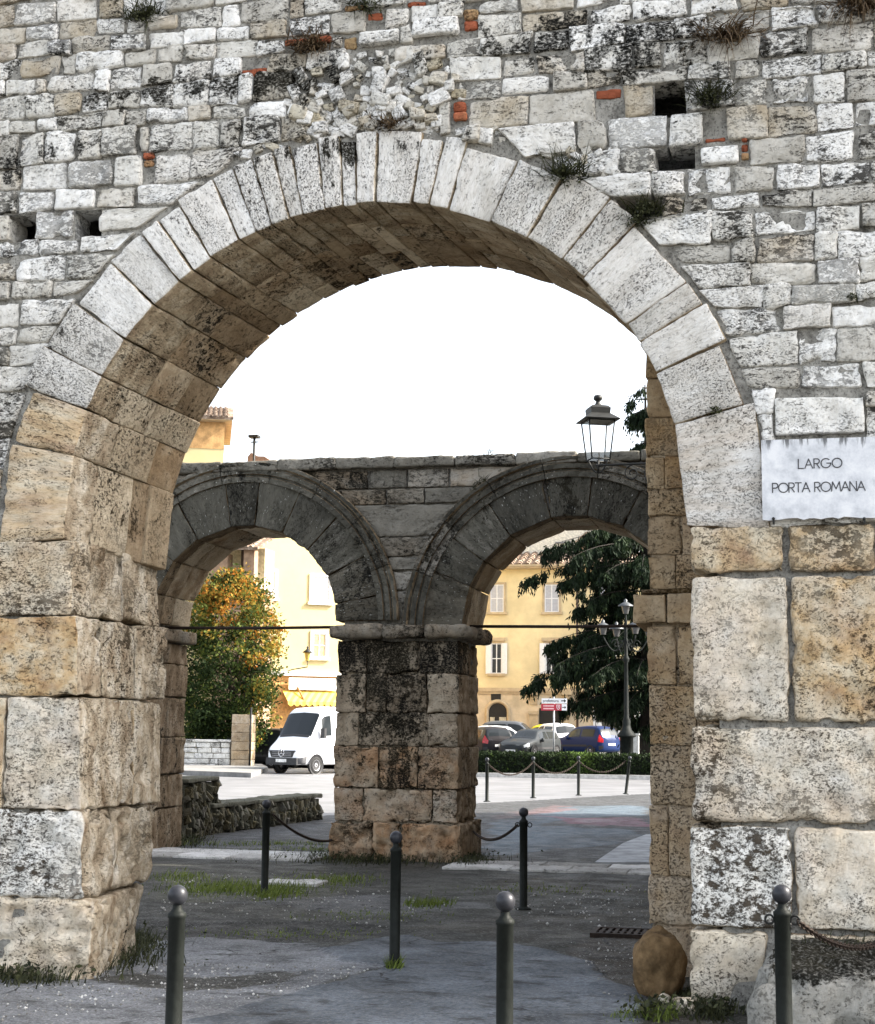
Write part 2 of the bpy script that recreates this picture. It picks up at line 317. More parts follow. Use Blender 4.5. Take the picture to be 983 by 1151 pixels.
for k in range(len(zc)-1):
    z0, z1 = zc[k], zc[k+1]; spans = []
    a0, a1 = ring_x(z0, -1), ring_x(z1, -1)
    if a0 is None: spans = [(XL, XR, 0, 0)]
    else:
        b0, b1 = ring_x(z0, 1), ring_x(z1, 1)
        if a1 is None: a1, b1 = a0+.9, b0-.9
        if a1-a0 > .3:
            gaps.append((a0+.15, a1, z0, z1)); gaps.append((b1, b0-.15, z0, z1)); a1 = a0+.2; b1 = b0-.2
        spans = [(XL, a0, 0, a1-a0), (b0, XR, b1-b0, 0)]
    for x0, x1, s0, s1 in spans:
        cuts = sorted(blocked(x0, x1, z0, z1)); segs = []; x = x0
        for c in cuts:
            if c[0] > x+.02: segs.append((x, c[0], s0 if x == x0 else 0, 0))
            x = max(x, c[1])
        if x < x1: segs.append((x, x1, s0 if x == x0 else 0, s1))
        for p0, p1, q0, q1 in segs:
            L = p1-p0; n = max(1, int(round(L/(random.uniform(.2, .29) if (p0+p1)/2 < -2.2 else random.uniform(.25, .36))))); e = [p0+L*i/n+(random.uniform(-.075, .075) if 0 < i < n else 0) for i in range(n+1)]
            for i in range(n): stone(e[i], e[i+1], k, q0 if i == 0 else 0, q1 if i == n-1 else 0)
for r_, t_ in custom:
    blockr(ms, r_[0]+.008, r_[1]-.008, r_[2]+.004, r_[3]-.004, Y1-.02, Y1+.3, seg=.03, r=.015, amp=.008, tone=t_, segy=.12)
# loose rubble: the torn patch over the crown and odd fillers along the extrados
def fill(n, test, box, rmin, rmax):
    pl = []
    for _ in range(n):
        x, z = random.uniform(box[0], box[1]), random.uniform(box[2], box[3])
        if not test(x, z): continue
        r_ = random.uniform(rmin, rmax)
        if any((x-a)**2+(z-b)**2 < (.8*(r_+c))**2 for a, b, c in pl): continue
        if any(h[0]-.03 < x < h[1]+.03 and h[2]-.03 < z < h[3]+.03 for h in holes+bricks+[c[0] for c in custom]): continue
        pl.append((x, z, r_)); asp = random.uniform(.8, 1.35)
        pebble(rs, (x, Y1+.03+random.uniform(-.02, .025), z), (r_*asp, r_*.9, r_/asp*.95), seg=.022, amp=.008, tone=random.choice((.3, .7, 1., 1., 1.1)), warm=random.choice((0, 0, 0, 0, .15, .6)))
inr = lambda x, z: ((x-rub[0])/rub[2])**2+((z-rub[1])/rub[3])**2 < 1.05 and (x-CX)**2+(z-CZ)**2 > (RO+.05)**2
fill(14000, inr, (rub[0]-.65, rub[0]+.65, rub[1]-.33, rub[1]+.33), .026, .07)
for g_ in gaps: fill(250, lambda x, z: (x-CX)**2+(z-CZ)**2 > (RO+.04)**2, g_, .022, .06)
fill(160, lambda x, z: (x-CX)**2+(z-CZ)**2 > (RO+.02)**2, (wx(640), wx(700), wz(660, 215), wz(660, 165)), .02, .04)
kg(ms, 'masonry', TRAV, noise_seed=11, pit=.7, soil=soil_main)
kg(rs, 'rubble_fill', RUBST, noise_seed=21, soil=lambda v: soil_main(v)+.05)
bk = MB()
for b in bricks:
    n = max(1, int(round((b[3]-b[2])/.062)))
    m = 2 if (b[1]-b[0]) > .2 else 1
    for i in range(n):
        for j in range(m):
            x0 = b[0]+(b[1]-b[0])*j/m; x1 = b[0]+(b[1]-b[0])*(j+1)/m; z0 = b[2]+(b[3]-b[2])*i/n; z1 = b[2]+(b[3]-b[2])*(i+1)/n
            blockr(bk, x0+random.uniform(.002, .014), x1-random.uniform(.002, .014), z0+random.uniform(.002, .01), z1-random.uniform(.002, .01), Y1+random.uniform(-.005, .02), Y1+.2, seg=.022, r=.012, amp=.011, tone=random.choice((.1, .3, .5, .5, .9)), segy=.1, soil=random.uniform(-.05, .2))
kg(bk, 'brick_repair', BRICK, noise_seed=31)
# mortar bed with the putlog holes left open
mo = MB(); st = .05; nx, nz = int((XR-XL)/st), int((ZT+.1)/st)
gx, gz = np.meshgrid(np.linspace(XL, XR, nx+1), np.linspace(-.1, ZT-.02, nz+1), indexing='ij'); gv = np.stack([gx.ravel(), np.zeros(gx.size), gz.ravel()], 1)
gv[:, 1] = Y1+.028+.008*fbm(gv, 6, 3, 3)+.014*sstep(2.9, 2.8, gv[:, 2])
fq = []
for i in range(nx):
    for j in range(nz):
        x, z = gx[i, j]+st/2, gz[i, j]+st/2
        if z > CZ and (x-CX)**2+(z-CZ)**2 < (RI+.16)**2 or z <= CZ and -4.95 < x < -.42: continue
        if any(h[0]-.01 < x < h[1]+.01 and h[2]-.01 < z < h[3]+.01 for h in holes): continue
        a = i*(nz+1)+j; fq.append((a, a+nz+1, a+nz+2, a+1))
mo.add(gv, fq, smooth=True); kg(mo, 'mortar_bed', MORTAR)
# core of the wall behind the facing
co = MB(); arc = [(CXB-.1+(RI+.17)*math.cos(a), CZB+(RI+.17)*math.sin(a)) for a in np.linspace(PI, 0, 33)]
inner = [(arc[0][0], -.2)]+arc+[(arc[-1][0], -.2)]
outer = [(XL, -.2)]+[(XL+(XR-XL)*i/32, ZT-.03) for i in range(33)]+[(XR, -.2)]
n_ = len(inner); v = [(x, y, z) for y in (Y1+.72, YB-.01) for x, z in inner+outer]; f = []
for i in range(n_-1):
    f += [(i, i+1, n_+i+1, n_+i), (2*n_+i, 3*n_+i, 3*n_+i+1, 2*n_+i+1), (i, 2*n_+i, 2*n_+i+1, i+1), (n_+i, n_+i+1, 3*n_+i+1, 3*n_+i)]
f += [(0, n_, 3*n_, 2*n_), (n_-1, 3*n_-1, 4*n_-1, 2*n_-1)]
co.add(v, f); co.box(XL, XR, Y1+.06, YB, ZT-.02, ZT+.12); co.box(XL-.1, XL-.002, Y1+.03, YB, -.1, ZT); co.box(XR+.002, XR+.1, Y1+.03, YB, -.1, ZT); kg(co, 'wall_core', MORTAR)
# voussoirs
op = [(30, 436), (52, 390), (82, 338), (122, 292), (155, 257), (176, 245), (200, 228), (237, 198), (260, 185), (283, 176), (307, 170), (327, 167), (357, 157), (382, 154), (400, 152), (425, 150), (475, 150), (500, 152), (526, 155), (586, 172), (633, 200), (683, 227), (711, 255), (776, 315), (793, 340), (821, 380), (846, 452)]
an = []
for u, v_ in op:
    p = gy(u, v_, Y1); an.append(math.atan2(p[2]-CZ, p[0]-CX))
an = sorted(set([PI+(CZ-ZSL)/RI-.002, math.atan2(wz(10, 498)-CZ, wx(10)-CX)]+an+[-.06]), reverse=True)
vb = MB(); va = MB(); lp = MB()
def cen(y): t = (y-Y1)/(YB-Y1); return CX+(CXB-CX)*t, CZ+(CZB-CZ)*t
def vpt(a, R, y): c = cen(y); return (c[0]+R*math.cos(a), y, c[1]+R*math.sin(a))
def vous(mb, a0, a1, r0, r1, y0, y1, g=.004, **k):
    g0, g1 = a0-g/r1, a1+g/r1
    block(mb, [vpt(g0, r0, y0), vpt(g1, r0, y0), vpt(g1, r1, y0), vpt(g0, r1, y0), vpt(g0, r0, y1), vpt(g1, r0, y1), vpt(g1, r1, y1), vpt(g0, r1, y1)], **k)
vt = {0: .25, 1: .2, 2: 1., 3: .7}
for i in range(len(an)-1):
    a0, a1 = an[i], an[i+1]; mid = math.degrees((a0+a1)/2)
    y0 = Y1-.012+random.uniform(-.012, .01); yc = Y1+random.choice((.3, .38, .5, .6)); ro_ = RO+random.uniform(-.05, .03)
    warm = .75 if mid > 159 else .55 if mid < 8 else .12 if mid > 120 else .2
    tn = .5 if mid > 159 else random.choice((.55, .7, .85, .95)); tn = .3 if 30 < mid < 36 else tn
    vous(lp if mid > 159 else vb, a0, a1, RI+random.uniform(-.006, .01), ro_, y0, yc, seg=.035, r=.014, amp=.007, tone=tn, warm=warm, segy=.07, bed=(2.2, 1, .55))
    ys = [yc]; m = random.choice((1, 2, 2, 3)); rest = YB-yc
    for q in range(m): ys.append(yc+rest*(q+1)/m+(random.uniform(-.12, .12) if q < m-1 else 0))
    for q in range(m):
        vous(va, a0, a1, RI+random.uniform(-.008, .012), RI+.32, ys[q]+.002, ys[q+1]-.002, g=.0015, seg=.05, r=.009, amp=.005, segy=.06, warm=random.choice((0, .3, .8)), soil=random.uniform(0, .2))
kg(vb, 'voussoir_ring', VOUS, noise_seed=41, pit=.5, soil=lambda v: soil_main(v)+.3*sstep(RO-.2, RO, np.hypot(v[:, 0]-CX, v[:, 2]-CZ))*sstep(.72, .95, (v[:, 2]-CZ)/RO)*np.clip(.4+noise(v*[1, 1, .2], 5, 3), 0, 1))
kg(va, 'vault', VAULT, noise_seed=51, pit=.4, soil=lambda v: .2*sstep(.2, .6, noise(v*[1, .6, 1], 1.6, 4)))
# left pier, course by course (front corner / back corner columns taken where they stand)
def pblock(mb, xs, ys, zs, back_dx=(0, 0), skew=None, **k):
    x0, x1 = xs; z0, z1 = zs; y0, y1 = ys
    block(mb, [(x0, y0, z0), (x1, y0, z0), (x1, y0, z1), (x0, y0, z1), (x0, y1, z0), (x1+back_dx[0], y1, z0), (x1+back_dx[1], y1, z1), (x0, y1, z1)], **k)
rows = [ # v_top, v_bot, front corner u (top,bottom), back corner u (top,bottom), splits of front (u), depth splits, tones
    (607, 692, (84, 80), (178, 181), [], (.55,), (.45, .55), (.55, .35)),
    (692, 783, (86, 88), (189, 187), [-60], (.25, .62), (.25, .95), (.4, .6)),
    (783, 910, (90, 92), (183, 181), [18], (.62,), (.75, .4), (.55, .85)),
    (910, 1010, (92, 95), (181, 168), [8], (.05,), (1.05, .1), (.75, .5)),
    (1010, 1098, (107, 100), (164, 150), [-10], (.12,), (.6, .4), (.4, .7))]
lpx = []
for vt_, vb_, fc, bc, sp, dsp, ft, rt in rows:
    z1, z0 = wz(60, vt_), max(wz(60, vb_), -.12)
    if vb_ > 1090: z0 = -.12
    xf1, xf0 = wx(fc[0], vt_), wx(fc[1], vb_); xb1, xb0 = wx(bc[0], vt_, YB), wx(bc[1], vb_, YB)
    at = lambda y, lo: (xf0+(xb0-xf0)*(y-Y1)/(YB-Y1)) if lo else (xf1+(xb1-xf1)*(y-Y1)/(YB-Y1))
    deep = vt_ >= 900; er = .045 if deep else .018; am = .024 if deep else .012
    fx = [XL]+[x for x in np.arange(XL+1.0, wx(sp[0] if sp else -90)-.5, 1.05)]+[wx(s_) for s_ in sp]
    d0 = .45
    yf = Y1+dsp[0]*(YB-Y1) if dsp[0] > .2 else Y1+.55
    for a, b in zip(fx, fx[1:]+[None]):
        j = .004
        if b is None:
            y1_ = yf; a0_ = a+j
            block(lp, [(a0_, Y1-.012, z0+j), (at(Y1, 1), Y1-.012, z0+j), (at(Y1, 0), Y1-.012, z1-j), (a0_, Y1-.012, z1-j), (a0_, y1_, z0+j), (at(y1_, 1), y1_, z0+j), (at(y1_, 0), y1_, z1-j), (a0_, y1_, z1-j)],
                  seg=.036, r=er, amp=am, tone=ft[0], warm=ft[1], segy=.04, bed=(1, 1, 1.3))
        else: blockr(lp, a+j, b-j, z0+j, z1-j, Y1-.008, Y1+.4, seg=.045, r=er, amp=am, tone=random.uniform(.2, .9), warm=random.uniform(.3, .9), segy=.1)
    ye = [yf]+[Y1+d*(YB-Y1) for d in dsp[1:]]+[YB]
    for ya, yb in zip(ye, ye[1:]):
        xin = -5.5
        block(lp, [(xin, ya+.003, z0+.004), (at(ya, 1), ya+.003, z0+.004), (at(ya, 0), ya+.003, z1-.004), (xin, ya+.003, z1-.004), (xin, yb-.003, z0+.004), (at(yb, 1), yb-.003, z0+.004), (at(yb, 0), yb-.003, z1-.004), (xin, yb-.003, z1-.004)],
              seg=.036, r=er, amp=am, tone=rt[0], warm=rt[1]*random.uniform(.6, 1.1), segy=.036, soil=.03)
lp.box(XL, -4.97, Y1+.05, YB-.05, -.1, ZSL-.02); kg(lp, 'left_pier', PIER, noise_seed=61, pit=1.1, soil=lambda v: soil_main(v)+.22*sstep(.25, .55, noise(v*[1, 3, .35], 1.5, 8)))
# right pier
rp = MB()
rrows = [(588, 645, [775, 883, 985, 1120, 1290], (.3, .35, .5, .4), (.75, .85, .6, .7)), (645, 814, [777, 888, 1040, 1200, 1290], (.7, .4, .5, .3), (.35, .95, .7, .5)),
         (814, 927, [776, 1030, 1180, 1290], (.75, .6, .4), (.5, .6, .7)), (927, 1046, [776, 892, 1060, 1290], (1.1, .7, .5), (.05, .4, .6)), (1046, 1180, [775, 868, 1000, 1160, 1290], (.55, .5, .4, .4), (.25, .4, .6, .5))]
for vt_, vb_, us, tn, wm in rrows:
    z1, z0 = wz(880, vt_), max(-.12, wz(880, vb_))
    us = us+[1560, 1850, 2150, 2500, 2900]; tn = tn+(.4, .7, .5, .6, .5); wm = wm+(.4, .6, .5, .7, .3)
    for i in range(len(us)-1):
        x0, x1 = wx(us[i], (vt_+vb_)/2), wx(us[i+1], (vt_+vb_)/2); j = .012 if i else .0
        lo = .10 if vt_ > 1040 and i == 0 else 0
        block(rp, [(x0+j, Y1-.012+lo*.3, z0+.012), (x1-.012-lo, Y1-.012+lo, z0+.012), (x1-.012, Y1-.012, z1-.012), (x0+j, Y1-.012, z1-.012), (x0+j+.2*(i == 0), YB-.02, z0+.012), (x1-.012, YB-.02, z0+.012), (x1-.012, YB-.02, z1-.012), (x0+j+.2*(i == 0), YB-.02, z1-.012)],
              seg=.036 if us[i] < 1150 else .15, r=.03, amp=.014, tone=tn[i], warm=wm[i], segy=.08 if us[i] < 1150 else .3)
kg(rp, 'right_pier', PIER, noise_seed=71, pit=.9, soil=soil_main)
# inner rebate pier behind the right jamb, with its projecting impost block
ip = MB(); YI = 10.86; xi = wx(727, 660, YI); xo = 1.2
vr = [1090, 1040, 985, 905, 838, 770, 703]; zr = [wz(740, q, YI) for q in vr]; zr[0] = -.1
zu = [wz(740, q, YI) for q in (663, 624, 580, 550, 513, 469, 425)]; zu += list(np.arange(zu[-1]+.4, 6.7, .42))
for zz in (zr, zu):
    for k in range(len(zz)-1):
        sp = xi+random.choice((.13, .2, .24, .33)); e = [xi+random.uniform(-.008, .012), sp, sp+.5, xo]
        for i in range(3): blockr(ip, e[i]+.003*(i > 0), e[i+1]-.003, zz[k]+.003, zz[k+1]-.003, YI+random.uniform(-.01, .008), YI+1.3, seg=.045, r=.012, amp=.01, tone=random.uniform(.2, .7) if zz is zu else random.uniform(.5, 1.), warm=random.uniform(.3, 1.), segy=.14)
za, zb = wz(740, 702, YI), wz(740, 668, YI)
for a, b in ((xi-.095, xi+.13), (xi+.14, xi+.5), (xi+.51, xo)): blockr(ip, a, b, za+.004, zb, YI-.06, YI+1.34, seg=.045, r=.014, amp=.009, tone=.5, warm=.6, segy=.14)
blockr(ip, xi-.05, xo, zb+.002, zb+.036, YI-.035, YI+1.32, seg=.08, r=.014, amp=.008, tone=.1, warm=.0, soil=.5)
ip.box(xi+.03, xo-.03, YI+.03, YI+1.25, -.1, 6.5); kg(ip, 'inner_pier', BROWN, noise_seed=81, pit=.7, soil=lambda v: -.05+.3*sstep(.35, .7, noise(v*[2, 2, .6], 2, 6)))
# ------------------------------------------------------------------ marble street sign
sg = rect(857, 496, 1012, 586); SZ0, SZ1 = wz(920, 584.5), wz(920, 495)
def sign_mat():
    s = NT('streaked_white_marble'); P = s.pos().outputs['Position']; sx = s.n('ShaderNodeSeparateXYZ'); s.put(sx.inputs[0], P)
    st_ = s.noise(s.mul(P, (26, 1, 3)), 1., 6, .7); cl = s.noise(P, 9, 6, .7)
    top = s.ss(sx.outputs[2], SZ1-.12, SZ1)
    c = s.ramp(cl, [(.34, (.5, .515, .54)), (.52, (.68, .69, .715)), (.64, (.78, .785, .795))])
    k = s.math('MULTIPLY', s.ss(s.math('ADD', st_, s.math('MULTIPLY', top, .2)), .66, .8), s.math('ADD', s.math('MULTIPLY', top, .8), .06), True)
    c = s.mix(k, c, (.06, .06, .06)); s.bump(cl, .2, .004); return s.fin(c, .55, .3)
pt = thing('street_sign', 'streaked white marble plaque lettered LARGO PORTA ROMANA on the right of the arch', 'street sign', (sg[0], Y1-.05, SZ0)); kp = Kid(pt)
p = MB(); yS = Y1-.062
edge = [(sg[0], SZ1), (sg[0], SZ0)]+[(sg[0]+(sg[1]-sg[0])*i/24, SZ0+random.uniform(-.006, .01)) for i in range(1, 24)]+[(sg[1], SZ0), (sg[1], SZ1)]
p.prism(edge, (0, yS, 0), (1, 0, 0), (0, 0, 1), (0, 1, 0), .035)
kp(p, 'marble_plate', sign_mat())
GL = {'L': [[(0, 1), (0, 0), (.52, 0)]], 'A': [[(0, 0), (.4, 1), (.8, 0)], [(.16, .36), (.64, .36)]], 'T': [[(0, 1), (.64, 1)], [(.32, 1), (.32, 0)]],
      'M': [[(0, 0), (.12, 1), (.47, .25), (.82, 1), (.94, 0)]], 'N': [[(0, 0), (0, 1), (.68, 0), (.68, 1)]]}
cir = lambda cx, cy, r, a0, a1, n=18: [(cx+r*math.cos(math.radians(a0+(a1-a0)*i/n)), cy+r*math.sin(math.radians(a0+(a1-a0)*i/n))) for i in range(n+1)]
GL['O'] = [cir(.5, .5, .5, 0, 360, 28)]; GL['G'] = [cir(.5, .5, .5, 48, 360, 24)+[(.58, .5)]]
GL['P'] = [[(0, 0), (0, 1), (.3, 1)]+cir(.3, .74, .26, 90, -90, 10)[1:]+[(0, .48)]]; GL['R'] = GL['P']+[[(.24, .48), (.56, 0)]]
wd = dict(L=.52, A=.8, T=.64, M=.94, N=.68, O=1., G=1., P=.56, R=.58)
def letters(mb, txt, x, z, h, xe, y, w=.0062):
    tot = sum(wd.get(c, .35) for c in txt)*h; gap = (xe-x-tot)/(len(txt)-1)
    for c in txt:
        for pl in GL.get(c, []):
            for (a, b), (c2, d2) in zip(pl, pl[1:]):
                A = np.array([x+a*h, z+b*h]); B = np.array([x+c2*h, z+d2*h]); t = (B-A)/(np.linalg.norm(B-A)+1e-9); nn = np.array([-t[1], t[0]])*w/2; A = A-t*w*.3; B = B+t*w*.3
                mb.prism([tuple(A-nn), tuple(B-nn), tuple(B+nn), tuple(A+nn)], (0, y-.002-.0004*random.random(), 0), (1, 0, 0), (0, 0, 1), (0, 1, 0), .004)
        x += wd.get(c, .35)*h+gap
LM = simple('black_sign_lettering', (.06, .06, .064), .8)
for uu in (869, 971):
    q = gy(uu, 583, yS); m = MB(); m.lathe([(0, -.012), (.008, -.012), (.01, .0), (.01, .02)], c=(q[0], yS, q[2]), n=10, axis='y'); m.box(q[0]-.006, q[0]+.006, yS-.008, yS+.05, q[2]-.03, q[2]); kp(m, 'fixing_pin', IRON)
le = MB()
a, b = gy(897, 527, yS), gy(946, 526, yS); hL = (wz(920, 516)-wz(920, 526))*1.03
letters(le, 'LARGO', a[0], wz(920, 526, yS), hL, b[0], yS); kp(le, 'lettering', LM); le = MB()
a, b = gy(868, 554, yS), gy(972, 550, yS); letters(le, 'PORTA ROMANA', a[0], wz(920, 552.5, yS), hL, b[0], yS)
kp(le, 'lettering', LM)
def leaves(mb, P_, size, tone, up=.3):
    n = len(P_); d = rng.normal(size=(n, 3)); d /= np.linalg.norm(d, axis=1)[:, None]; e = rng.normal(size=(n, 3)); e -= d*(e*d).sum(1)[:, None]; e /= np.linalg.norm(e, axis=1)[:, None]
    s_ = size*rng.uniform(.6, 1.3, (n, 1)); V = np.stack([P_-d*s_, P_+e*s_*.55, P_+d*s_, P_-e*s_*.55], 1).reshape(-1, 3)
    mb.add(V, [(4*i, 4*i+1, 4*i+2, 4*i+3) for i in range(n)]); mb.rn[-1] = np.stack([np.repeat(tone, 4), np.zeros(4*n), np.zeros(4*n), np.zeros(4*n)], 1)
# ------------------------------------------------------------------ wall plants
def grass_mat(name, a, b, tr=.25):
    s = NT(name); R = s.sep(s.attr('rnd').outputs['Color']); c = s.mix(R[0], a, b); s.fin(c, .7, .25)
    if tr:
        t = s.n('ShaderNodeBsdfTranslucent'); s.put(t.inputs[0], c); mx = s.n('ShaderNodeMixShader'); mx.inputs[0].default_value = tr
        s.t.links.new(s.b.outputs[0], mx.inputs[1]); s.t.links.new(t.outputs[0], mx.inputs[2]); s.t.links.new(mx.outputs[0], s.out.inputs[0])
    return s.m
WEED = grass_mat('dark_wall_weed', (.018, .022, .012), (.07, .075, .03)); DRY = grass_mat('dry_brown_weed', (.05, .032, .018), (.16, .11, .06)); GRASS = grass_mat('fresh_grass', (.06, .09, .015), (.2, .25, .05))
def blade(mb, p, d, L, w, droop, tone):
    p = np.array(p, float); d = np.array(d, float); d /= np.linalg.norm(d); sd = np.cross(d, (0.2, .1, 1.)); sd /= np.linalg.norm(sd)+1e-9; V = []; q = p.copy(); n = 4
    for i in range(n+1):
        ww = w*(1-i/n)+.0006; V += [q-sd*ww, q+sd*ww]; q = q+d*L/n; d = d+np.array((0, 0, -droop/n)); d /= np.linalg.norm(d)
    mb.add(V, [(2*i, 2*i+1, 2*i+3, 2*i+2) for i in range(n)], rn=(tone, 0, 0, 0), smooth=True)
wp = [((160, 18), 'dark grass tuft growing from the joints at the top left of the gate wall', WEED, 70, .24, .9), ((348, 52), 'dead brown weed clinging above the left edge of the rubble patch', DRY, 80, .24, 1.5), ((438, 140), 'dry rusty weed sitting on the crown of the great arch', DRY, 80, .13, .7),
      ((636, 198), 'spiky dark weed spreading on the right haunch of the arch ring', WEED, 90, .26, .5), ((725, 236), 'dark weed in the broken recess under the square wall holes', WEED, 60, .16, .8), ((797, 112), 'bushy dark weed beside the upper square wall hole', WEED, 90, .2, .9),
      ((968, 8), 'trailing weed hanging from the top right corner of the gate wall', DRY, 90, .4, 2.2), ((805, 461), 'small dark weed in a voussoir joint left of the big stone above the plaque', WEED, 30, .08, .6), ((957, 334), 'little dark weed in a joint of the small stones high over the plaque', WEED, 30, .07, .8), ((713, 250), 'dark weed rooted at the outer edge of the ring under the broken recess', WEED, 40, .12, .9), ((818, 40), 'grey dead stems hanging down above the upper square wall hole', DRY, 70, .42, 2.4), ((410, 6), 'dark weed hanging above the bricks at the top centre of the wall', WEED, 45, .18, 1.8)]
for (u, v_), lab, mt, n, L, dr in wp:
    m = MB(); c = gy(u, v_, Y1-.01)
    for _ in range(int(n*2.2)):
        d = (random.uniform(-1, 1), random.uniform(-1., -.15), random.uniform(-.3, 1.)); blade(m, (c[0]+random.gauss(0, .07), Y1+.02, c[2]+random.gauss(0, .02)), d, L*random.uniform(.3, 1.1), .0042, dr, random.random())
    n2 = int(n*1.6); P_ = np.array(c)+np.clip(rng.normal(size=(n2, 3)), -1.6, 1.6)*np.array([L*.22, .02, L*.16]); P_[:, 1] = Y1-.01-abs(rng.normal(size=n2))*L*.3; leaves(m, P_, .011, rng.uniform(0, 1, n2))
    o = m.build('wall_plant', mt); tag(o, lab, 'weed', 'weeds on the gate wall')
# ------------------------------------------------------------------ stones at the foot of the right pier
def lump(name, c, rad, mat, lab, seed, flat=.0, amp=.1, cat='boulder', soil=0., warm=.5, n=3):
    m = MB(); N = 40; V = []
    th_ = np.linspace(0, PI, N); ph = np.linspace(0, 2*PI, 2*N, endpoint=False)
    T, Ph = np.meshgrid(th_, ph, indexing='ij'); d = np.stack([np.sin(T)*np.cos(Ph), np.sin(T)*np.sin(Ph), np.cos(T)], -1).reshape(-1, 3)
    k = 1/(np.abs(d)**n).sum(1)**(1/n); dd = d*k[:, None]
    rr = 1+amp*fbm(d+seed*7.1, 1.6, 4, seed); V = dd*rr[:, None]*np.array(rad)+np.array(c)
    M = 2*N; f = [(i*M+j, (i+1)*M+j, (i+1)*M+(j+1) % M, i*M+(j+1) % M) for i in range(N-1) for j in range(M)]
    m.add(V, f, rn=(.5, .5, warm, soil), smooth=True); o = m.build(name, mat); return tag(o, lab, cat)
b0 = gd(748, 1112); lump('boulder', (b0[0]-.03, b0[1]-.12, .155), (.17, .2, .225), simple('smooth_brown_boulder', (.17, .11, .055), .9, 0, .12, .5, 7, .02, 22), 'rounded brown boulder leaning at the foot of the inner right pier', 3, amp=.15, n=2.3, warm=.2)
b1 = gd(768, 1138); lump('small_rock', (b1[0], b1[1], .035), (.07, .06, .05), PIER, 'small grey rock lying below the brown boulder', 5, amp=.2, cat='rock', warm=.1)
b2 = gd(742, 1128); lump('small_rock', (b2[0]+.02, b2[1]+.05, .02), (.035, .03, .03), PIER, 'tiny dark stone between the boulder and the grey rock', 6, amp=.2, cat='rock', warm=.1)
tr = MB(); t0 = gd(842, 1160); xt0 = gy(836, 1110, 8.6)[0]
def trough_soil(v): return .16+.6*sstep(zt-.12, zt-.03, v[:, 2])*sstep(.05, .2, v[:, 0]-xt0)+.3*sstep(.1, .3, v[:, 0]-xt0)*sstep(-.1, .25, v[:, 2])*sstep(-.7, .2, noise(v, 2.3, 15))
zt = gy(930, 1082, 8.5)[2]
block(tr, [(xt0, 8.3, -.1), (xt0+1.9, 8.25, -.1), (xt0+1.9, 8.42, zt-.02), (xt0+.07, 8.45, zt-.06), (xt0+.02, 9.5, -.1), (xt0+1.9, 9.5, -.1), (xt0+1.9, 9.48, zt+.02), (xt0+.16, 9.48, zt+.01)], seg=.035, r=.07, amp=.03, tone=.35, warm=.1)
o = tr.build('stone_block', PIER2, noise_seed=91, pit=.8, soil=trough_soil); tag(o, 'long rough white stone block with a black mossy top against the right pier', 'stone block')
# ------------------------------------------------------------------ THE DOUBLE ARCH behind the court
Y2 = 19.5; T2 = 1.35; ZW = 5.17
dbl = thing('double_arch', 'dark lichened stone wall with two smaller arches seen through the great arch', 'arched wall', (-4.9, Y2, 0)); kd = Kid(dbl)
arches = [(-7.053, 3.03, 1.285, 2.13), (-2.678, 2.93, 1.425, 2.19)]
XA, XB = -10.6, 1.6
def soil_d(v): return .1*sstep(3.6, 5.2, v[:, 2])+.25*sstep(4.95, 5.2, v[:, 2])+.12*sstep(0, .5, noise(v, .9, 12))
sps = [MB(), MB(), MB()]; zc2 = [2.98, 3.42, 3.68, 3.86, 4.12, 4.55, 4.76, 5.02]
for k in range(len(zc2)-1):
    z0, z1 = zc2[k], zc2[k+1]; spans = [(XA, XB, 0, 0)]
    for cx, cz, ri, ro_ in arches:
        ro2 = ro_-.01; out = []
        for a, b, s0, s1 in spans:
            d0, d1 = ro2**2-(z0-cz)**2, ro2**2-(z1-cz)**2
            if d0 <= 0: out.append((a, b, s0, s1)); continue
            w0 = math.sqrt(d0); w1 = math.sqrt(d1) if d1 > 0 else max(0, w0-.5)
            w1 = max(w1, w0-.5)
            if a < cx-w0: out.append((a, min(b, cx-w0), s0, w0-w1))
            if b > cx+w0: out.append((max(a, cx+w0), b, w1-w0, s1))
        spans = [q for q in out if q[1]-q[0] > .04 or True]
    for a, b, s0, s1 in spans:
        if b-a < .03: 
            if b-a < -.0: continue
        n = max(1, int(round((b-a)/random.uniform(.34, .8)))); e = [a+(b-a)*i/n+(random.uniform(-.08, .08) if 0 < i < n else 0) for i in range(n+1)]
        for i in range(n):
            x0, x1 = e[i], e[i+1]; q0 = s0 if i == 0 else 0; q1 = s1 if i == n-1 else 0; j = .008; y = Y2+random.uniform(-.01, .015)
            if x1-x0 < .03: continue
            for (ya, yb) in ((y, Y2+.45), (Y2+T2-.45, Y2+T2)):
                block(sps[0 if x0 < -7.05 else 1 if x0 < -2.7 else 2], [(x0+j, ya, z0+j), (x1-j, ya, z0+j), (x1-j+q1, ya, z1-j), (x0+j+q0, ya, z1-j), (x0+j, yb, z0+j), (x1-j, yb, z0+j), (x1-j+q1, yb, z1-j), (x0+j+q0, yb, z1-j)],
                      seg=.05, r=.02, amp=.011, tone=random.uniform(.1, 1.), warm=random.choice((0, 0, .15, .4)), segy=.2, soil=random.uniform(-.08, .05))
for q_ in sps: kd(q_, 'masonry', GREY, noise_seed=101, pit=.7, soil=soil_d)
cp = MB(); e = list(np.arange(XA, XB, .8))+[XB]
for a, b in zip(e, e[1:]): blockr(cp, a+.003, b-.003, 5.03, ZW+random.uniform(-.012, .012), Y2-.07+random.uniform(-.01, .01), Y2+T2+.07, seg=.05, r=.03, amp=.012, tone=random.uniform(.1, .8), segy=.2, soil=.05)
kd(cp, 'coping', GREY, noise_seed=111, soil=lambda v: .1+0*v[:, 0])
cr2 = MB(); ac = []
for z in (0,): pass
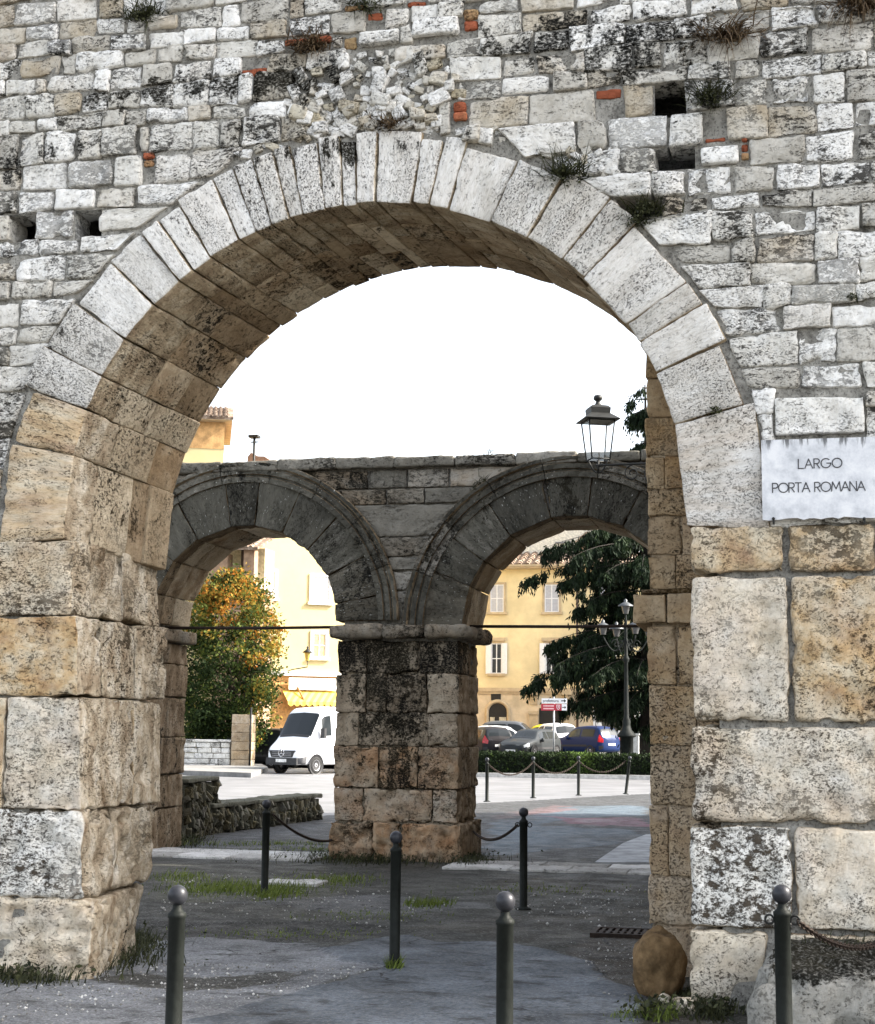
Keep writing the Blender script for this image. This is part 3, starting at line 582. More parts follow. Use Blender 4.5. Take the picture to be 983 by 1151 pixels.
def core2(x0, x1, z0, z1): cr2.box(x0, x1, Y2+.1, Y2+T2-.1, z0, z1)
# core as strips that follow the two openings
xs_ = np.linspace(XA+.05, XB-.05, 160)
def zlow(x):
    for cx, cz, ri, ro_ in arches:
        if abs(x-cx) < ri+.12: return cz+math.sqrt(max(0, (ri+.12)**2-(x-cx)**2))
    return -.1
tops = [(x, zlow(x)) for x in xs_]; V = []
for y in (Y2+.06, Y2+T2-.06):
    for x, z in tops: V += [(x, y, z), (x, y, 5.05)]
n_ = len(tops); fc = []
for i in range(n_-1):
    a = 2*i; b = 2*n_+2*i
    fc += [(a, a+2, a+3, a+1), (b, b+1, b+3, b+2), (a, b, b+2, a+2)]
cr2.add(V, fc); kd(cr2, 'wall_core', MORTAR)
v2 = {}
for ai, (cx, cz, ri, ro_) in enumerate(arches):
    rg, vl = MB(), MB()
    cuts = [180, 163, 141, 121, 99, 84, 66, 47, 27, 10, 0] if ai == 0 else [180, 158, 143, 124, 101, 82, 63, 44, 22, 0]
    def bp(a, r, y): return (cx+r*math.cos(a), y, cz+r*math.sin(a))
    for c0, c1 in zip(cuts, cuts[1:]):
        a0, a1 = math.radians(c0)-.003, math.radians(c1)+.003
        m_ = max(1, int((c0-c1)/14)); 
        for q in range(m_):
            b0, b1 = a0+(a1-a0)*q/m_, a0+(a1-a0)*(q+1)/m_
            r0, r1 = ri+random.uniform(-.008, .008)*(q == 0), ro_-.2
            Q = lambda yy0, yy1, R0, R1: [bp(b0, R0, yy0), bp(b1, R0, yy0), bp(b1, R1, yy0), bp(b0, R1, yy0), bp(b0, R0, yy1), bp(b1, R0, yy1), bp(b1, R1, yy1), bp(b0, R1, yy1)]
            block(rg, Q(Y2-.02, Y2+.3, r0, r1), seg=.05, r=.012 if m_ == 1 else .006, amp=.011, tone=random.uniform(.2, .55), warm=.25 if c0 > 160 or c1 < 20 else 0., segy=.1, bed=(2, 1, .6))
            t = [Y2+.305, Y2+.305+random.uniform(.3, .7), Y2+T2]
            for ya, yb in zip(t, t[1:]): block(vl, Q(ya, yb-.006, ri, ri+.3), seg=.07, r=.012, amp=.009, tone=random.uniform(.3, 1), warm=random.uniform(.2, .9), segy=.09)
    kd(rg, 'voussoir_ring', RING, noise_seed=121+ai, pit=.5, soil=lambda v: .08*sstep(-.2, .5, noise(v, 1.3, 14)))
    kd(vl, 'vault', VAULT, noise_seed=131+ai, pit=.4)
    md = MB(); prof = [(ro_-.27, 0.02), (ro_-.27, -.05), (ro_-.20, -.05), (ro_-.19, -.02), (ro_-.165, -.02), (ro_-.16, -.055), (ro_-.1, -.06), (ro_-.09, -.035), (ro_-.07, -.035), (ro_-.05, -.075), (ro_-.01, -.08), (ro_, -.06), (ro_, .05)]
    for s_ in range(9):
        A = np.linspace(math.radians(180-20*s_)-.003, math.radians(160-20*s_)+.003, 14); V = []
        for a in A: V += [bp(a, r_, Y2+y_) for r_, y_ in prof]
        k = len(prof); fcs = [(i*k+j, i*k+j+1, (i+1)*k+j+1, (i+1)*k+j) for i in range(13) for j in range(k-1)]
        V = np.array(V); md.add(V, fcs, lc=V*[1, 1, 1]+rng.uniform(-9, 9, 3), rn=(random.uniform(.2, .8), random.random(), 0, random.uniform(-.05, .08)), nr=np.tile([0, -1., 0], (len(V), 1)), amp=.024, smooth=False)
    kd(md, 'archivolt', RING, noise_seed=141+ai, soil=lambda v: .05+0*v[:, 0])
# piers
pr = MB()
px = lambda u, v_: gy(u, v_, Y2)[0]; pz = lambda v_: gy(443, v_, Y2)[2]
XP0, XP1 = -5.745, -4.13
rws = [(720, 757, [.25, .68], (.1, .2, .2), .1), (757, 801, [.25, .42, .75], (.4, .05, .1, .5), .15), (801, 839, [.19, .76], (.5, .3, .6), .2), (839, 886, [.36, .68], (.5, .35, .6), 1.1), (886, 924, [.24, .8], (.7, .6, .95), .8), (924, 985, [.33, .55], (.4, .4, .35), 1.3)]
for i, (va_, vb_, sp, tn, wm) in enumerate(rws):
    z1, z0 = pz(va_), max(-.1, pz(vb_)); pj = .06 if i == 5 else .015*(i % 2); j = .003
    if i == 5: z0 = -.1
    e = [XP0-pj]+[XP0+(XP1-XP0)*s_ for s_ in sp]+[XP1+pj]
    for q in range(len(e)-1): blockr(pr, e[q]+j, e[q+1]-j, z0+j, z1-j, Y2-.02-pj, Y2+.7, seg=.04, r=.018 if i < 5 else .05, amp=.014 if i < 5 else .03, tone=tn[q], warm=wm*random.uniform(.8, 1.1), segy=.06, soil=.12 if q in (1, 2) and i < 4 else 0)
    if i == 0: pr.box(XP0+.05, XP1-.05, Y2+.03, Y2+T2-.05, -.1, 2.75)
    for xa, xb in ((XP0-pj-.05, -5), (-5, XP1+pj-.02)): blockr(pr, xa, xb, z0+j, z1-j, Y2+.71, Y2+T2+pj, seg=.05, r=.03, amp=.018, tone=random.uniform(.3, .8), warm=.7, segy=.06, soil=.05)
kd(pr, 'central_pier', PIERD, noise_seed=151, pit=1., soil=lambda v: .06+.1*sstep(1.2, 2.4, v[:, 2])+.2*np.exp(-((v[:, 0]+5.0)/.3)**2)*sstep(.3, 1., v[:, 2])+.3*sstep(.25, 0., v[:, 2])+.2*sstep(.9, 2.8, v[:, 2])+.22*sstep(.15, .5, noise(v*[1, 1, .3], 2.2, 5))*sstep(.3, 1.2, v[:, 2]))
for (xa, xb, y0_, y1_) in ((-8.9, -8.345, Y2-.0, Y2+T2), (-1.25, -.6, Y2, Y2+T2)):
    si = MB(); zz = [-.1, .55, 1.0, 1.5, 2.05, 2.5, 2.79]
    for k in range(6):
        st_ = random.uniform(.4, .8)
        for ya, yb in ((y0_, y0_+st_), (y0_+st_, y1_)):
            blockr(si, xa+random.uniform(-.01, .01), xb+random.uniform(-.012, .012), zz[k]+.005, zz[k+1]-.005, ya+.004, yb-.004, seg=.05, r=.02, amp=.012, tone=random.uniform(.2, .8), warm=random.uniform(.3, .7), segy=.05)
            if xa < -5: blockr(si, XA, xa-.01, zz[k]+.005, zz[k+1]-.005, ya+.004, yb-.004, seg=.1, r=.02, amp=.012, tone=random.uniform(.2, .8), warm=.4, segy=.2)
            else: blockr(si, xb+.01, XB, zz[k]+.005, zz[k+1]-.005, ya+.004, yb-.004, seg=.1, r=.02, amp=.012, tone=random.uniform(.2, .8), warm=.4, segy=.2)
    kd(si, 'side_pier', PIERD, noise_seed=161, pit=.8, soil=lambda v: .1+.1*sstep(0, .5, noise(v, 2, 5)))
im = MB()
for xa, xb in ((XP0-.1, XP0+.62), (XP0+.625, XP1-.45), (XP1-.445, XP1+.13)): blockr(im, xa, xb, 2.8, 2.975, Y2-.13, Y2+.6, seg=.04, r=.06, amp=.022, tone=.3, warm=.3, segy=.06, soil=.1)
for xa, xb in ((XP0-.1, -5), (-4.99, XP1+.17)): blockr(im, xa, xb, 2.79, 2.97, Y2+.61, Y2+T2+.16, seg=.05, r=.06, amp=.02, tone=.4, warm=.7, segy=.06)
kd(im, 'impost_moulding', GREY, noise_seed=171, soil=lambda v: .06+0*v[:, 0])
for xa, xb in ((-9.2, -8.24), (-1.36, -.5)):
    im = MB(); blockr(im, xa, xb, 2.8, 2.975, Y2-.05, Y2+T2+.1, seg=.06, r=.03, amp=.014, tone=.4, warm=.5, segy=.06)
    kd(im, 'impost_moulding', GREY, noise_seed=171, soil=lambda v: .06+0*v[:, 0])
for cx, ri in ((-7.053, 1.3), (-2.678, 1.44)):
    t = MB(); t.tube([(cx-ri, Y2+.5, 2.985), (cx, Y2+.5, 2.975), (cx+ri, Y2+.5, 2.985)], .02, 8); kd(t, 'tie_rod', RUST)
# small growth on the double arch
for (u, v_), lab, n, L in (((540, 545), 'mossy weed growing on the outer ring between the two small arches', 60, .2), ((548, 510), 'tiny weed sprouting on top of the double arch wall', 30, .16)):
    m = MB(); c = gy(u, v_, Y2-.03)
    for _ in range(n): blade(m, (c[0]+random.gauss(0, .05), Y2+.0, c[2]+random.gauss(0, .05)), (random.uniform(-1, 1), random.uniform(-1, -.1), random.uniform(-.2, 1)), L*random.uniform(.4, 1), .006, .8, random.random())
    tag(m.build('wall_plant', WEED), lab, 'weed')
# unseen wall added on the right to keep the sun off the court
sw = MB(); zz = np.arange(-.1, 6.3, .42)
for k in range(len(zz)-1):
    y = 12.22
    while y < 19.3:
        b = min(y+random.uniform(.5, .95), 19.38); blockr(sw, -.02+random.uniform(-.01, .01), .7, zz[k]+.006, zz[k+1]-.006, y+.005, b-.005, seg=.12, r=.025, amp=.014, tone=random.random(), warm=random.uniform(.2, .8), segy=.08); y = b
o = sw.build('shading_wall', PIER, noise_seed=181, pit=.6); tag(o, 'unseen tall stone wall added on the right of the court to shade it', 'wall')
sw = MB(); zz = np.arange(-.1, 10.2, .5)  # second unseen wall, added to shade the left jamb and the plaza
for k in range(len(zz)-1):
    y = Y2+T2+.15
    while y < 33.:
        b = min(y+random.uniform(.6, 1.2), 33.); blockr(sw, -.02+random.uniform(-.01, .01), .8, zz[k]+.006, zz[k+1]-.006, y+.005, b-.005, seg=.2, r=.03, amp=.014, tone=random.random(), warm=random.uniform(.2, .8), segy=.2); y = b
o = sw.build('shading_wall', PIER, noise_seed=182, pit=.6); tag(o, 'unseen tall stone wall added beyond the double arch on the right to block the sun', 'wall')
# ------------------------------------------------------------------ GROUND
def inpoly(x, y, pl):
    r = np.zeros(len(x), bool); n = len(pl)
    for i in range(n):
        x0, y0 = pl[i]; x1, y1 = pl[(i+1) % n]; c = ((y0 > y) != (y1 > y)); r ^= c & (x < (x1-x0)*(y-y0)/(y1-y0+1e-12)+x0)
    return r
def gpoly(pts): return [tuple(gd(u, v)[:2]) for u, v in pts]
EDGE = [(-9.4, 27.5), (-8.6, 30.0), (-7.05, 36.0), (-4.4, 42.6), (1., 56.)]    # plaza edge against the road
def ground_mat():
    s = NT('worn_asphalt_ground'); P = s.pos().outputs['Position']; at = s.attr('rnd'); c = at.outputs['Color']; k = at.outputs['Alpha']   # alpha: gravel share
    f = s.noise(P, 38, 5, .75); f2 = s.noise(P, 130, 3, .7); sp = s.vor(P, 75).outputs['Distance']; sr = s.sep(s.vor(P, 75).outputs['Color'])[0]
    col = s.mix(s.ss(f, .3, .7), s.mix(1., c, (.5, .5, .5), 'MULTIPLY'), s.mix(1., c, (1.55, 1.55, 1.55), 'MULTIPLY'))
    g = s.math('MULTIPLY', s.ss(s.math('SUBTRACT', sp, s.math('MULTIPLY', k, .22)), .34, .26), s.ss(s.math('ADD', sr, s.math('MULTIPLY', k, .75)), .88, .96))
    col = s.mix(s.math('MULTIPLY', g, .85), col, s.ramp(s.sep(s.vor(P, 75).outputs['Color'])[1], [(.0, (.1, .1, .1)), (.5, (.22, .22, .22)), (1, (.42, .42, .41))]))
    # coarse aggregate, tar-dark cracks and damp stains
    ag = s.vor(P, 26).outputs['Distance']; col = s.mix(s.math('MULTIPLY', s.ss(ag, .5, .1), .35), col, (.24, .235, .22))
    ed = s.vor(s.n('ShaderNodeVectorMath', operation='ADD').outputs[0], 1.) if False else None
    wv = s.n('ShaderNodeVectorMath', operation='ADD'); s.put(wv.inputs[0], P); nv = s.n('ShaderNodeTexNoise'); s.put(nv.inputs['Vector'], P); nv.inputs['Scale'].default_value = 2.2; nv.inputs['Detail'].default_value = 5; s.put(wv.inputs[1], s.mul(nv.outputs['Color'], (.5, .5, .5)))
    ck = s.vor(wv.outputs[0], .85, 'DISTANCE_TO_EDGE').outputs['Distance']; crk = s.math('MULTIPLY', s.ss(s.math('ADD', ck, s.math('MULTIPLY', s.noise(P, 14, 4, .7), .016)), .02, .008), s.ss(s.noise(P, 1.1, 3), .52, .64))
    st_ = s.ss(s.noise(s.mul(P, (1, 1.7, 1)), 2.6, 7, .72), .5, .66); col = s.mix(s.math('MULTIPLY', st_, .75), col, (.014, .013, .01)); col = s.mix(crk, col, (.01, .009, .008))
    s.bump(s.math('SUBTRACT', s.math('ADD', s.math('ADD', f, s.math('MULTIPLY', f2, .5)), s.math('MULTIPLY', g, .8)), s.math('MULTIPLY', crk, 1.5)), 1., .016)
    return s.fin(col, s.ss(s.noise(P, 3, 4, .6), .35, .65, .55, .85), .3)
GM = ground_mat()
pl = MB()
def grid(x0, x1, y0, y1, st, cut=None):
    nx, ny = int(round((x1-x0)/st)), int(round((y1-y0)/st)); X, Yv = np.meshgrid(np.linspace(x0, x1, nx+1), np.linspace(y0, y1, ny+1), indexing='ij')
    x, y = X.ravel(), Yv.ravel(); p = np.stack([x, y, 0*x], 1); w1 = fbm(p, 1.3, 4, 31)*.22; w2 = fbm(p, 1.3, 4, 41)*.3; wx_, wy_ = x+w1*.5, y+w2
    col = np.tile([.034, .033, .026], (len(x), 1))*(1+.5*fbm(p, .8, 3, 5))[:, None]; gr = .18+.18*fbm(p, .9, 3, 6); hgt = .006*fbm(p, 2.2, 3, 7)
    far = sstep(20.0, 21.2, y)
    col = col*(1-far)[:, None]+np.array([.047, .048, .049])*(1+.2*fbm(p, .6, 3, 9))[:, None]*far[:, None]; gr = gr*(1-far)
    def patch(pts, c, g, k=1., dz=0.):
        nonlocal col, gr, hgt
        q = inpoly(wx_, wy_, gpoly(pts)).astype(float)*k; col = col*(1-q)[:, None]+np.array(c)*(1+.4*fbm(p, 2.2, 4, 12))[:, None]*q[:, None]; gr = gr*(1-q)+g*q; hgt = hgt+dz*q
    patch([(-80, 1062), (200, 1058), (340, 1060), (440, 1083), (360, 1098), (250, 1160), (-80, 1190)], (.21, .215, .225), .9)
    patch([(60, 1108), (180, 1090), (330, 1094), (300, 1108), (200, 1118)], (.045, .042, .034), .3)
    patch([(270, 1135), (330, 1112), (420, 1088), (350, 1068), (430, 1056), (560, 1058), (660, 1076), (700, 1110), (720, 1260), (60, 1260), (150, 1165)], (.1, .112, .126), .03, 1., .012)
    patch([(-100, 1200), (160, 1140), (300, 1150), (250, 1300), (-200, 1300)], (.23, .235, .245), .85)
    patch([(150, 1040), (330, 1034), (480, 1046), (400, 1058), (300, 1062), (160, 1056)], (.026, .024, .019), .15, .9, -.012)
    patch([(640, 1060), (760, 1040), (800, 1160), (720, 1160), (690, 1100)], (.05, .04, .028), .25, .9)
    patch([(480, 1040), (730, 1020), (730, 1050), (600, 1056)], (.05, .044, .033), .2, .8, -.006)
    patch([(180, 985), (390, 985), (380, 1010), (180, 1012)], (.06, .06, .035), .4, .7)
    patch([(560, 985), (730, 990), (730, 1006), (560, 1002)], (.042, .037, .027), .1, .8)
    patch([(250, 1012), (420, 1004), (560, 1018), (420, 1030)], (.1, .1, .1), .7, .7)
    # faded paint on the far paving
    for pts, c in (([(552, 924), (600, 916), (640, 906), (726, 906), (726, 918), (640, 918), (600, 930), (552, 960)], (.085, .115, .14)), ([(552, 916), (625, 905), (655, 910), (600, 915), (552, 921)], (.15, .09, .09)), ([(600, 915), (640, 919), (700, 919), (726, 922), (726, 930), (690, 930), (640, 924)], (.2, .085, .11)),
                   ([(552, 935), (620, 928), (690, 932), (720, 938), (690, 948), (600, 958), (552, 958)], (.1, .13, .155)), ([(640, 921), (690, 920), (700, 924), (660, 925)], (.24, .19, .2))):
        q = inpoly(x+.6*w1, y+1.5*w2, gpoly(pts))*np.clip(.65+.5*fbm(p*[1, .4, 1], 1.2, 4, 77), 0, 1); col = col*(1-q)[:, None]+np.array(c)*q[:, None]
    hgt = np.clip(hgt, -.02, .03)
    p[:, 2] = hgt+.012*sstep(.2, -.6, y-30)*0
    keep = np.ones((nx, ny), bool)
    if cut is not None:
        cxm = (X[:-1, :-1]+X[1:, 1:])/2; cym = (Yv[:-1, :-1]+Yv[1:, 1:])/2; keep = cut(cxm, cym)
    ii, jj = np.nonzero(keep); a = ii*(ny+1)+jj
    pl.add(p, [tuple(t) for t in np.stack([a, a+ny+1, a+ny+2, a+1], 1)], rn=None, smooth=True)
    pl.rn[-1] = np.concatenate([np.clip(col, .005, 1), np.clip(gr, 0, 1)[:, None]], 1)
def edge_x(y): return np.interp(y, [e[1] for e in EDGE], [e[0] for e in EDGE])
grid(-7.6, 3.4, 5.2, 20.4, .05)
grid(-12., -7.6, 5.2, 20.4, .2); grid(3.4, 8., 5.2, 20.4, .2)
grid(-12., 8., -14., 5.2, .4)
grid(-13., 8., 20.4, 56., .1, lambda x, y: (x > edge_x(y)) & ((y > 27.5) | (x > -9.4)) )
o = pl.build('plaza', GM); tag(o, kind='structure')
def flat(name, poly, z, mat):
    m = MB(); m.add([(x, y, .2+(y-61.2)*.0165 if z is None else z) for x, y in poly], [tuple(range(len(poly)))]); return tag(m.build(name, mat), kind='structure')
flat('ground', [(-900, -300), (900, -300), (900, 1500), (-900, 1500)], -.06, simple('distant_ground', (.16, .15, .13), .9))
ROADM = simple('pale_glare_asphalt_road', (.16, .16, .163), .6, 0, .3, .22, .7, .006, 60)  # paler grey stands in for sun glare on the road
flat('road', [(-60, 17), (-9.2, 17), (-7, 17), (-7, 20), (8, 20), (8, 58.6), (-13, 58.6), (-14, 61), (-16, 64), (-60, 74)], -.03, ROADM)
PAVE = simple('pale_pavement', (.2, .195, .185), .85, 0, .3, .25, 2.5, .006, 40)
def slab_rows(name, quads, z0, z1, mat, j=.006, **k):
    m = MB()
    for q in quads:
        q = [np.array(p) for p in q]; c = sum(q)/4; q = [c+(p-c)*(1-j/np.linalg.norm(p-c)) for p in q]
        block(m, [(q[0][0], q[0][1], z0), (q[1][0], q[1][1], z0), (q[1][0], q[1][1], z1), (q[0][0], q[0][1], z1), (q[3][0], q[3][1], z0), (q[2][0], q[2][1], z0), (q[2][0], q[2][1], z1), (q[3][0], q[3][1], z1)], **k)
    return tag(m.build(name, mat, noise_seed=5), kind='structure')
SLAB = stone_mat('worn_threshold_slabs', (.4, .39, .37), (.58, .57, .55), (.75, .74, .72), ((.2, .18, .12), (.3, .27, .2), (.4, .37, .3)), pitk=.66, black=.3)
qs = []
def row(y0, y1, xs, skew=0.): return [[(a, y0+skew*a), (b, y0+skew*b), (b, y1+skew*b), (a, y1+skew*a)] for a, b in zip(xs, xs[1:])]
s0 = gd(200, 968); s1 = gd(200, 953); s2 = gd(372, 966); s3 = gd(372, 956)
qs += row(18.9, 19.5, [-8.35, -7.7, -7.0, -6.4, -5.85]); qs += row(19.5, 20.15, [-8.35, -7.3, -6.6, -5.82])
qs += row(18.45, 19.05, [-4.1, -3.3, -2.6, -1.9, -1.2, -.4]); qs += row(19.06, 19.6, [-4.1, -3.0, -2.2, -1.4, -.4])
slab_rows('threshold_slabs', qs, -.08, .028, SLAB, seg=.06, r=.012, amp=.008, warm=.1)
wpv = MB(); pp = gpoly([(668, 972), (700, 950), (726, 940), (800, 940), (820, 972)]); wpv.prism([(a, b) for a, b in pp], (0, 0, .035), (1, 0, 0), (0, 1, 0), (0, 0, -1), .09)
tag(wpv.build('side_pavement', simple('pale_worn_pavement', (.36, .37, .38), .9, 0, .3, .35, 3, .01, 30)), kind='structure')
# far kerb, green strip and parking paving
kb = MB(); kb.box(-13.2, 8, 58.4, 58.62, -.05, .13); kb.box(-13.2, -13.0, 58.62, 61, -.05, .13); tag(kb.build('kerb', simple('pale_kerb_stone', (.4, .39, .37), .9)), kind='structure')
flat('planting_bed', [(-13.0, 58.62), (8, 58.62), (8, 61.2), (-13.0, 61.2)], .1, simple('bed_soil', (.05, .045, .03), .95))
flat('parking_pavement', [(-14, 61.2), (30, 61.2), (30, 120), (-40, 120), (-40, 76), (-14, 66)], None, simple('parking_asphalt', (.12, .12, .12), .85))
kb = MB(); a = gd(214, 867); b = gd(300, 868); P_ = [tuple(gd(u, v)[:2]) for u, v in ((150, 868), (282, 873), (301, 866), (292, 861), (150, 860))]
kb.prism(P_, (0, 0, .14), (1, 0, 0), (0, 1, 0), (0, 0, -1), .2); tag(kb.build('corner_pavement', PAVE), kind='structure')
# iron drain grate
g0 = gd(708, 1051); m = MB()
dg = thing('drain_grate', 'rusty iron drain grate set in the ground beside the inner right pier', 'drain grate', (g0[0], g0[1], .01)); kq = Kid(dg)
for x0, x1, y0, y1 in ((-.3, .3, -.22, -.18), (-.3, .3, .18, .22), (-.3, -.26, -.18, .18), (.26, .3, -.18, .18)): m.box(g0[0]+x0, g0[0]+x1, g0[1]+y0, g0[1]+y1, -.01, .034)
kq(m, 'grate_frame', RUST); m = MB()
for i in range(9): m.box(g0[0]-.24+.056*i, g0[0]-.21+.056*i, g0[1]-.18, g0[1]+.18, -.01, .03)
m.box(g0[0]-.26, g0[0]+.26, g0[1]-.02, g0[1]+.02, -.012, .026); tag(kq(m, 'grate_bars', RUST), kind=None)
# a broken inspection slab in the grass
q0 = gd(330, 993); m = MB(); blockr(m, q0[0]-.32, q0[0]+.32, -.03, .03, q0[1]-.22, q0[1]+.22, seg=.06, r=.015, amp=.01, tone=.7); tag(m.build('cover_slab', SLAB), 'pale broken cover slab lying in the grass right of the tall mid bollard', 'stone slab')
# loose gravel and grass
gv_ = MB()
def gravel(pts, n, s0, s1):
    P_ = np.array(gpoly(pts)); lo_, hi_ = P_.min(0), P_.max(0); k = 0
    while k < n:
        x = rng.uniform(lo_, hi_); 
        if not inpoly(np.array([x[0]]), np.array([x[1]]), [tuple(q) for q in P_])[0]: n -= .2; continue
        k += 1; r_ = random.uniform(s0, s1)*random.choice((.6, .8, 1, 1.4)); d = rng.normal(size=(6, 3)); V = np.array([(1, 0, 0), (-1, 0, 0), (0, 1, 0), (0, -1, 0), (0, 0, .8), (0, 0, -.8)])*rng.uniform(.6, 1.2, (6, 1))*r_
        a = random.random()*6; c, s_ = math.cos(a), math.sin(a); V = V@np.array([[c, s_, 0], [-s_, c, 0], [0, 0, 1]])+np.array([x[0], x[1], r_*.3+.012])
        gv_.add(V, [(0, 2, 4), (2, 1, 4), (1, 3, 4), (3, 0, 4), (2, 0, 5), (1, 2, 5), (3, 1, 5), (0, 3, 5)], rn=(random.random(), 0, 0, 0))
gravel([(180, 1006), (420, 1000), (560, 1014), (440, 1044), (180, 1030)], 420, .006, .013); gravel([(0, 1110), (180, 1080), (420, 1090), (330, 1120), (0, 1151)], 700, .005, .01); gravel([(560, 1006), (728, 1000), (728, 1046), (600, 1040)], 260, .006, .013)
gravel([(640, 1060), (720, 1060), (720, 1140), (690, 1140)], 120, .005, .011); gravel([(180, 985), (380, 980), (380, 1000), (180, 1010)], 160, .007, .013)
GRV = NT('loose_gravel'); tag(gv_.build('gravel', GRV.fin(GRV.ramp(GRV.sep(GRV.attr('rnd').outputs['Color'])[0], [(0, (.12, .115, .1)), (.6, (.3, .29, .27)), (1, (.62, .61, .58))]), .9)), kind='stuff')
gs = MB()
def grass(u, v_, ru, rv, n, L, mb=gs):
    for _ in range(n):
        p = gd(random.gauss(u, ru), random.gauss(v_, rv)); blade(mb, (p[0], p[1], .0), (random.uniform(-.7, .7), random.uniform(-.7, .7), 1), L*random.uniform(.4, 1.2), .005, .6, random.random())
for a in ((420, 1030, 40, 3, 260, .035), (600, 1000, 50, 3, 260, .035), (330, 1050, 60, 3, 260, .03), (215, 1000, 20, 4, 400, .05), (205, 986, 16, 3, 320, .06), (262, 999, 24, 4, 800, .08), (315, 1003, 18, 4, 500, .09), (372, 990, 26, 4, 500, .06), (482, 1017, 14, 2, 320, .08), (442, 1088, 4, 1.5, 160, .1), (300, 1007, 6, 2, 130, .09), (350, 955, 24, 1.2, 250, .05), (290, 949, 60, 1.2, 500, .07), (362, 963, 9, 1.5, 200, .06), (245, 958, 35, 2.5, 160, .05), (700, 1146, 10, 3, 60, .06), (735, 1143, 14, 3, 220, .1)): grass(*a)
tag(gs.build('grass', GRASS), kind='stuff')
ws = MB()
for a in ((110, 1072, 36, 10, 1300, .14), (30, 1100, 30, 4, 500, .1), (150, 1060, 12, 4, 400, .1), (425, 967, 50, 2.5, 1300, .13), (400, 958, 8, 7, 250, .12), (525, 969, 14, 3, 500, .13), (205, 947, 14, 3, 400, .14), (800, 1140, 14, 4, 260, .1), (770, 1120, 10, 3, 120, .06)): grass(*a, mb=ws)
for u, v_, ru, rv, n in ((110, 1070, 36, 9, 500), (425, 965, 50, 2.5, 500), (525, 968, 14, 3, 250), (205, 946, 14, 3, 200), (395, 957, 8, 7, 150), (735, 1143, 16, 4, 250), (800, 1140, 14, 4, 200), (30, 1100, 30, 4, 250)):
    P_ = np.array([gd(random.gauss(u, ru), random.gauss(v_, rv)) for _ in range(n)]); P_[:, 2] = rng.uniform(.01, .1, n); leaves(ws, P_, .02, rng.uniform(0, .9, n))
tag(ws.build('ground_weeds', WEED), kind='stuff')
m = MB()
for _ in range(1500):
    x = random.uniform(xt0+.3, xt0+1.8); y = random.uniform(9.2, 9.62); blade(m, (x, y, zt-.04), (random.uniform(-1, 1), random.uniform(-1, .4), random.uniform(.3, 1)), .12*random.uniform(.3, 1), .004, .9, random.random())
tag(m.build('weed_mat', WEED), kind='stuff')
# ------------------------------------------------------------------ BOLLARDS and chains
HB = .925
def bollard_parts(root, k=1., rings=False):
    m = MB(); r = .037
    m.lathe([(.075, 0), (.075, .012), (.05, .02), (r, .03), (r, .78), (r+.004, .784), (r+.004, .80), (r-.006, .808), (.022, .82), (.02, .838)], n=20); m.build('post', BOLL, root)
    m = MB(); m.lathe([(.004+.042*0, .827)]+[(.045*math.sin(a), .879-.045*math.cos(a)) for a in np.linspace(.45, PI, 12)], n=20); m.build('ball', BALL, root)
    if rings:
        for s in (-1, 1):
            m = MB(); m.tube([(s*(.058+.02*math.cos(a)), 0, .765+.02*math.sin(a)) for a in np.linspace(0, 2*PI, 15)], .005, 6); m.build('eyelet', IRON, root)
near = [((200, 994), 'thick iron bollard in front of the left pier at the left of the picture', 0), ((567.5, 1001), 'thick iron bollard in the middle of the front row on the smooth asphalt', 0), ((878, 993.5), 'iron bollard with ring eyelets in front of the rough stone block on the right', 1)]
mid = [((443, 1088), 'slim iron bollard under the great arch with a tuft of grass at its foot', 0), ((588, 1022), 'iron bollard with ring eyelets standing before the right small arch', 1), ((297, 1005), 'iron bollard in the grass before the left small arch', 0)]
BP = {}
def put_bollard(p, lab, rings, grp='bollards', lean=0., sc=1.):
    r = thing('bollard', lab, 'bollard', (p[0], p[1], 0), 0, grp); key = bool(rings)
    if key not in BP: bollard_parts(r, rings=key); BP[key] = r
    else:
        for ch in list(BP[key].children): c = ch.copy(); COL.objects.link(c); c.parent = r
    r.scale = (sc, sc, sc); r.rotation_euler = (0, lean, 0); return r
NB = []
for (u, v_), lab, rg_ in near: p = gd(u, v_, HB); NB.append(p); put_bollard(p, lab, rg_, 'iron bollards around the gate')
for (u, v_), lab, rg_ in mid: p = gd(u, v_); NB.append(p); put_bollard(p, lab, rg_, 'iron bollards around the gate')
FB = []
for (u, v_), lab, ln in (((547, 901), 'far bollard at the road edge, closest to the central pier', 0), ((599, 897), 'far bollard at the road edge, second from the central pier', 0), ((650, 894), 'far bollard at the road edge, standing in line with the blue car', 0), ((703, 892.5), 'leaning far bollard at the road edge beside the inner right pier', .12)):
    p = gd(u, v_); FB.append(p); put_bollard(p, lab, 0, 'bollards along the road edge', ln, 1.12)
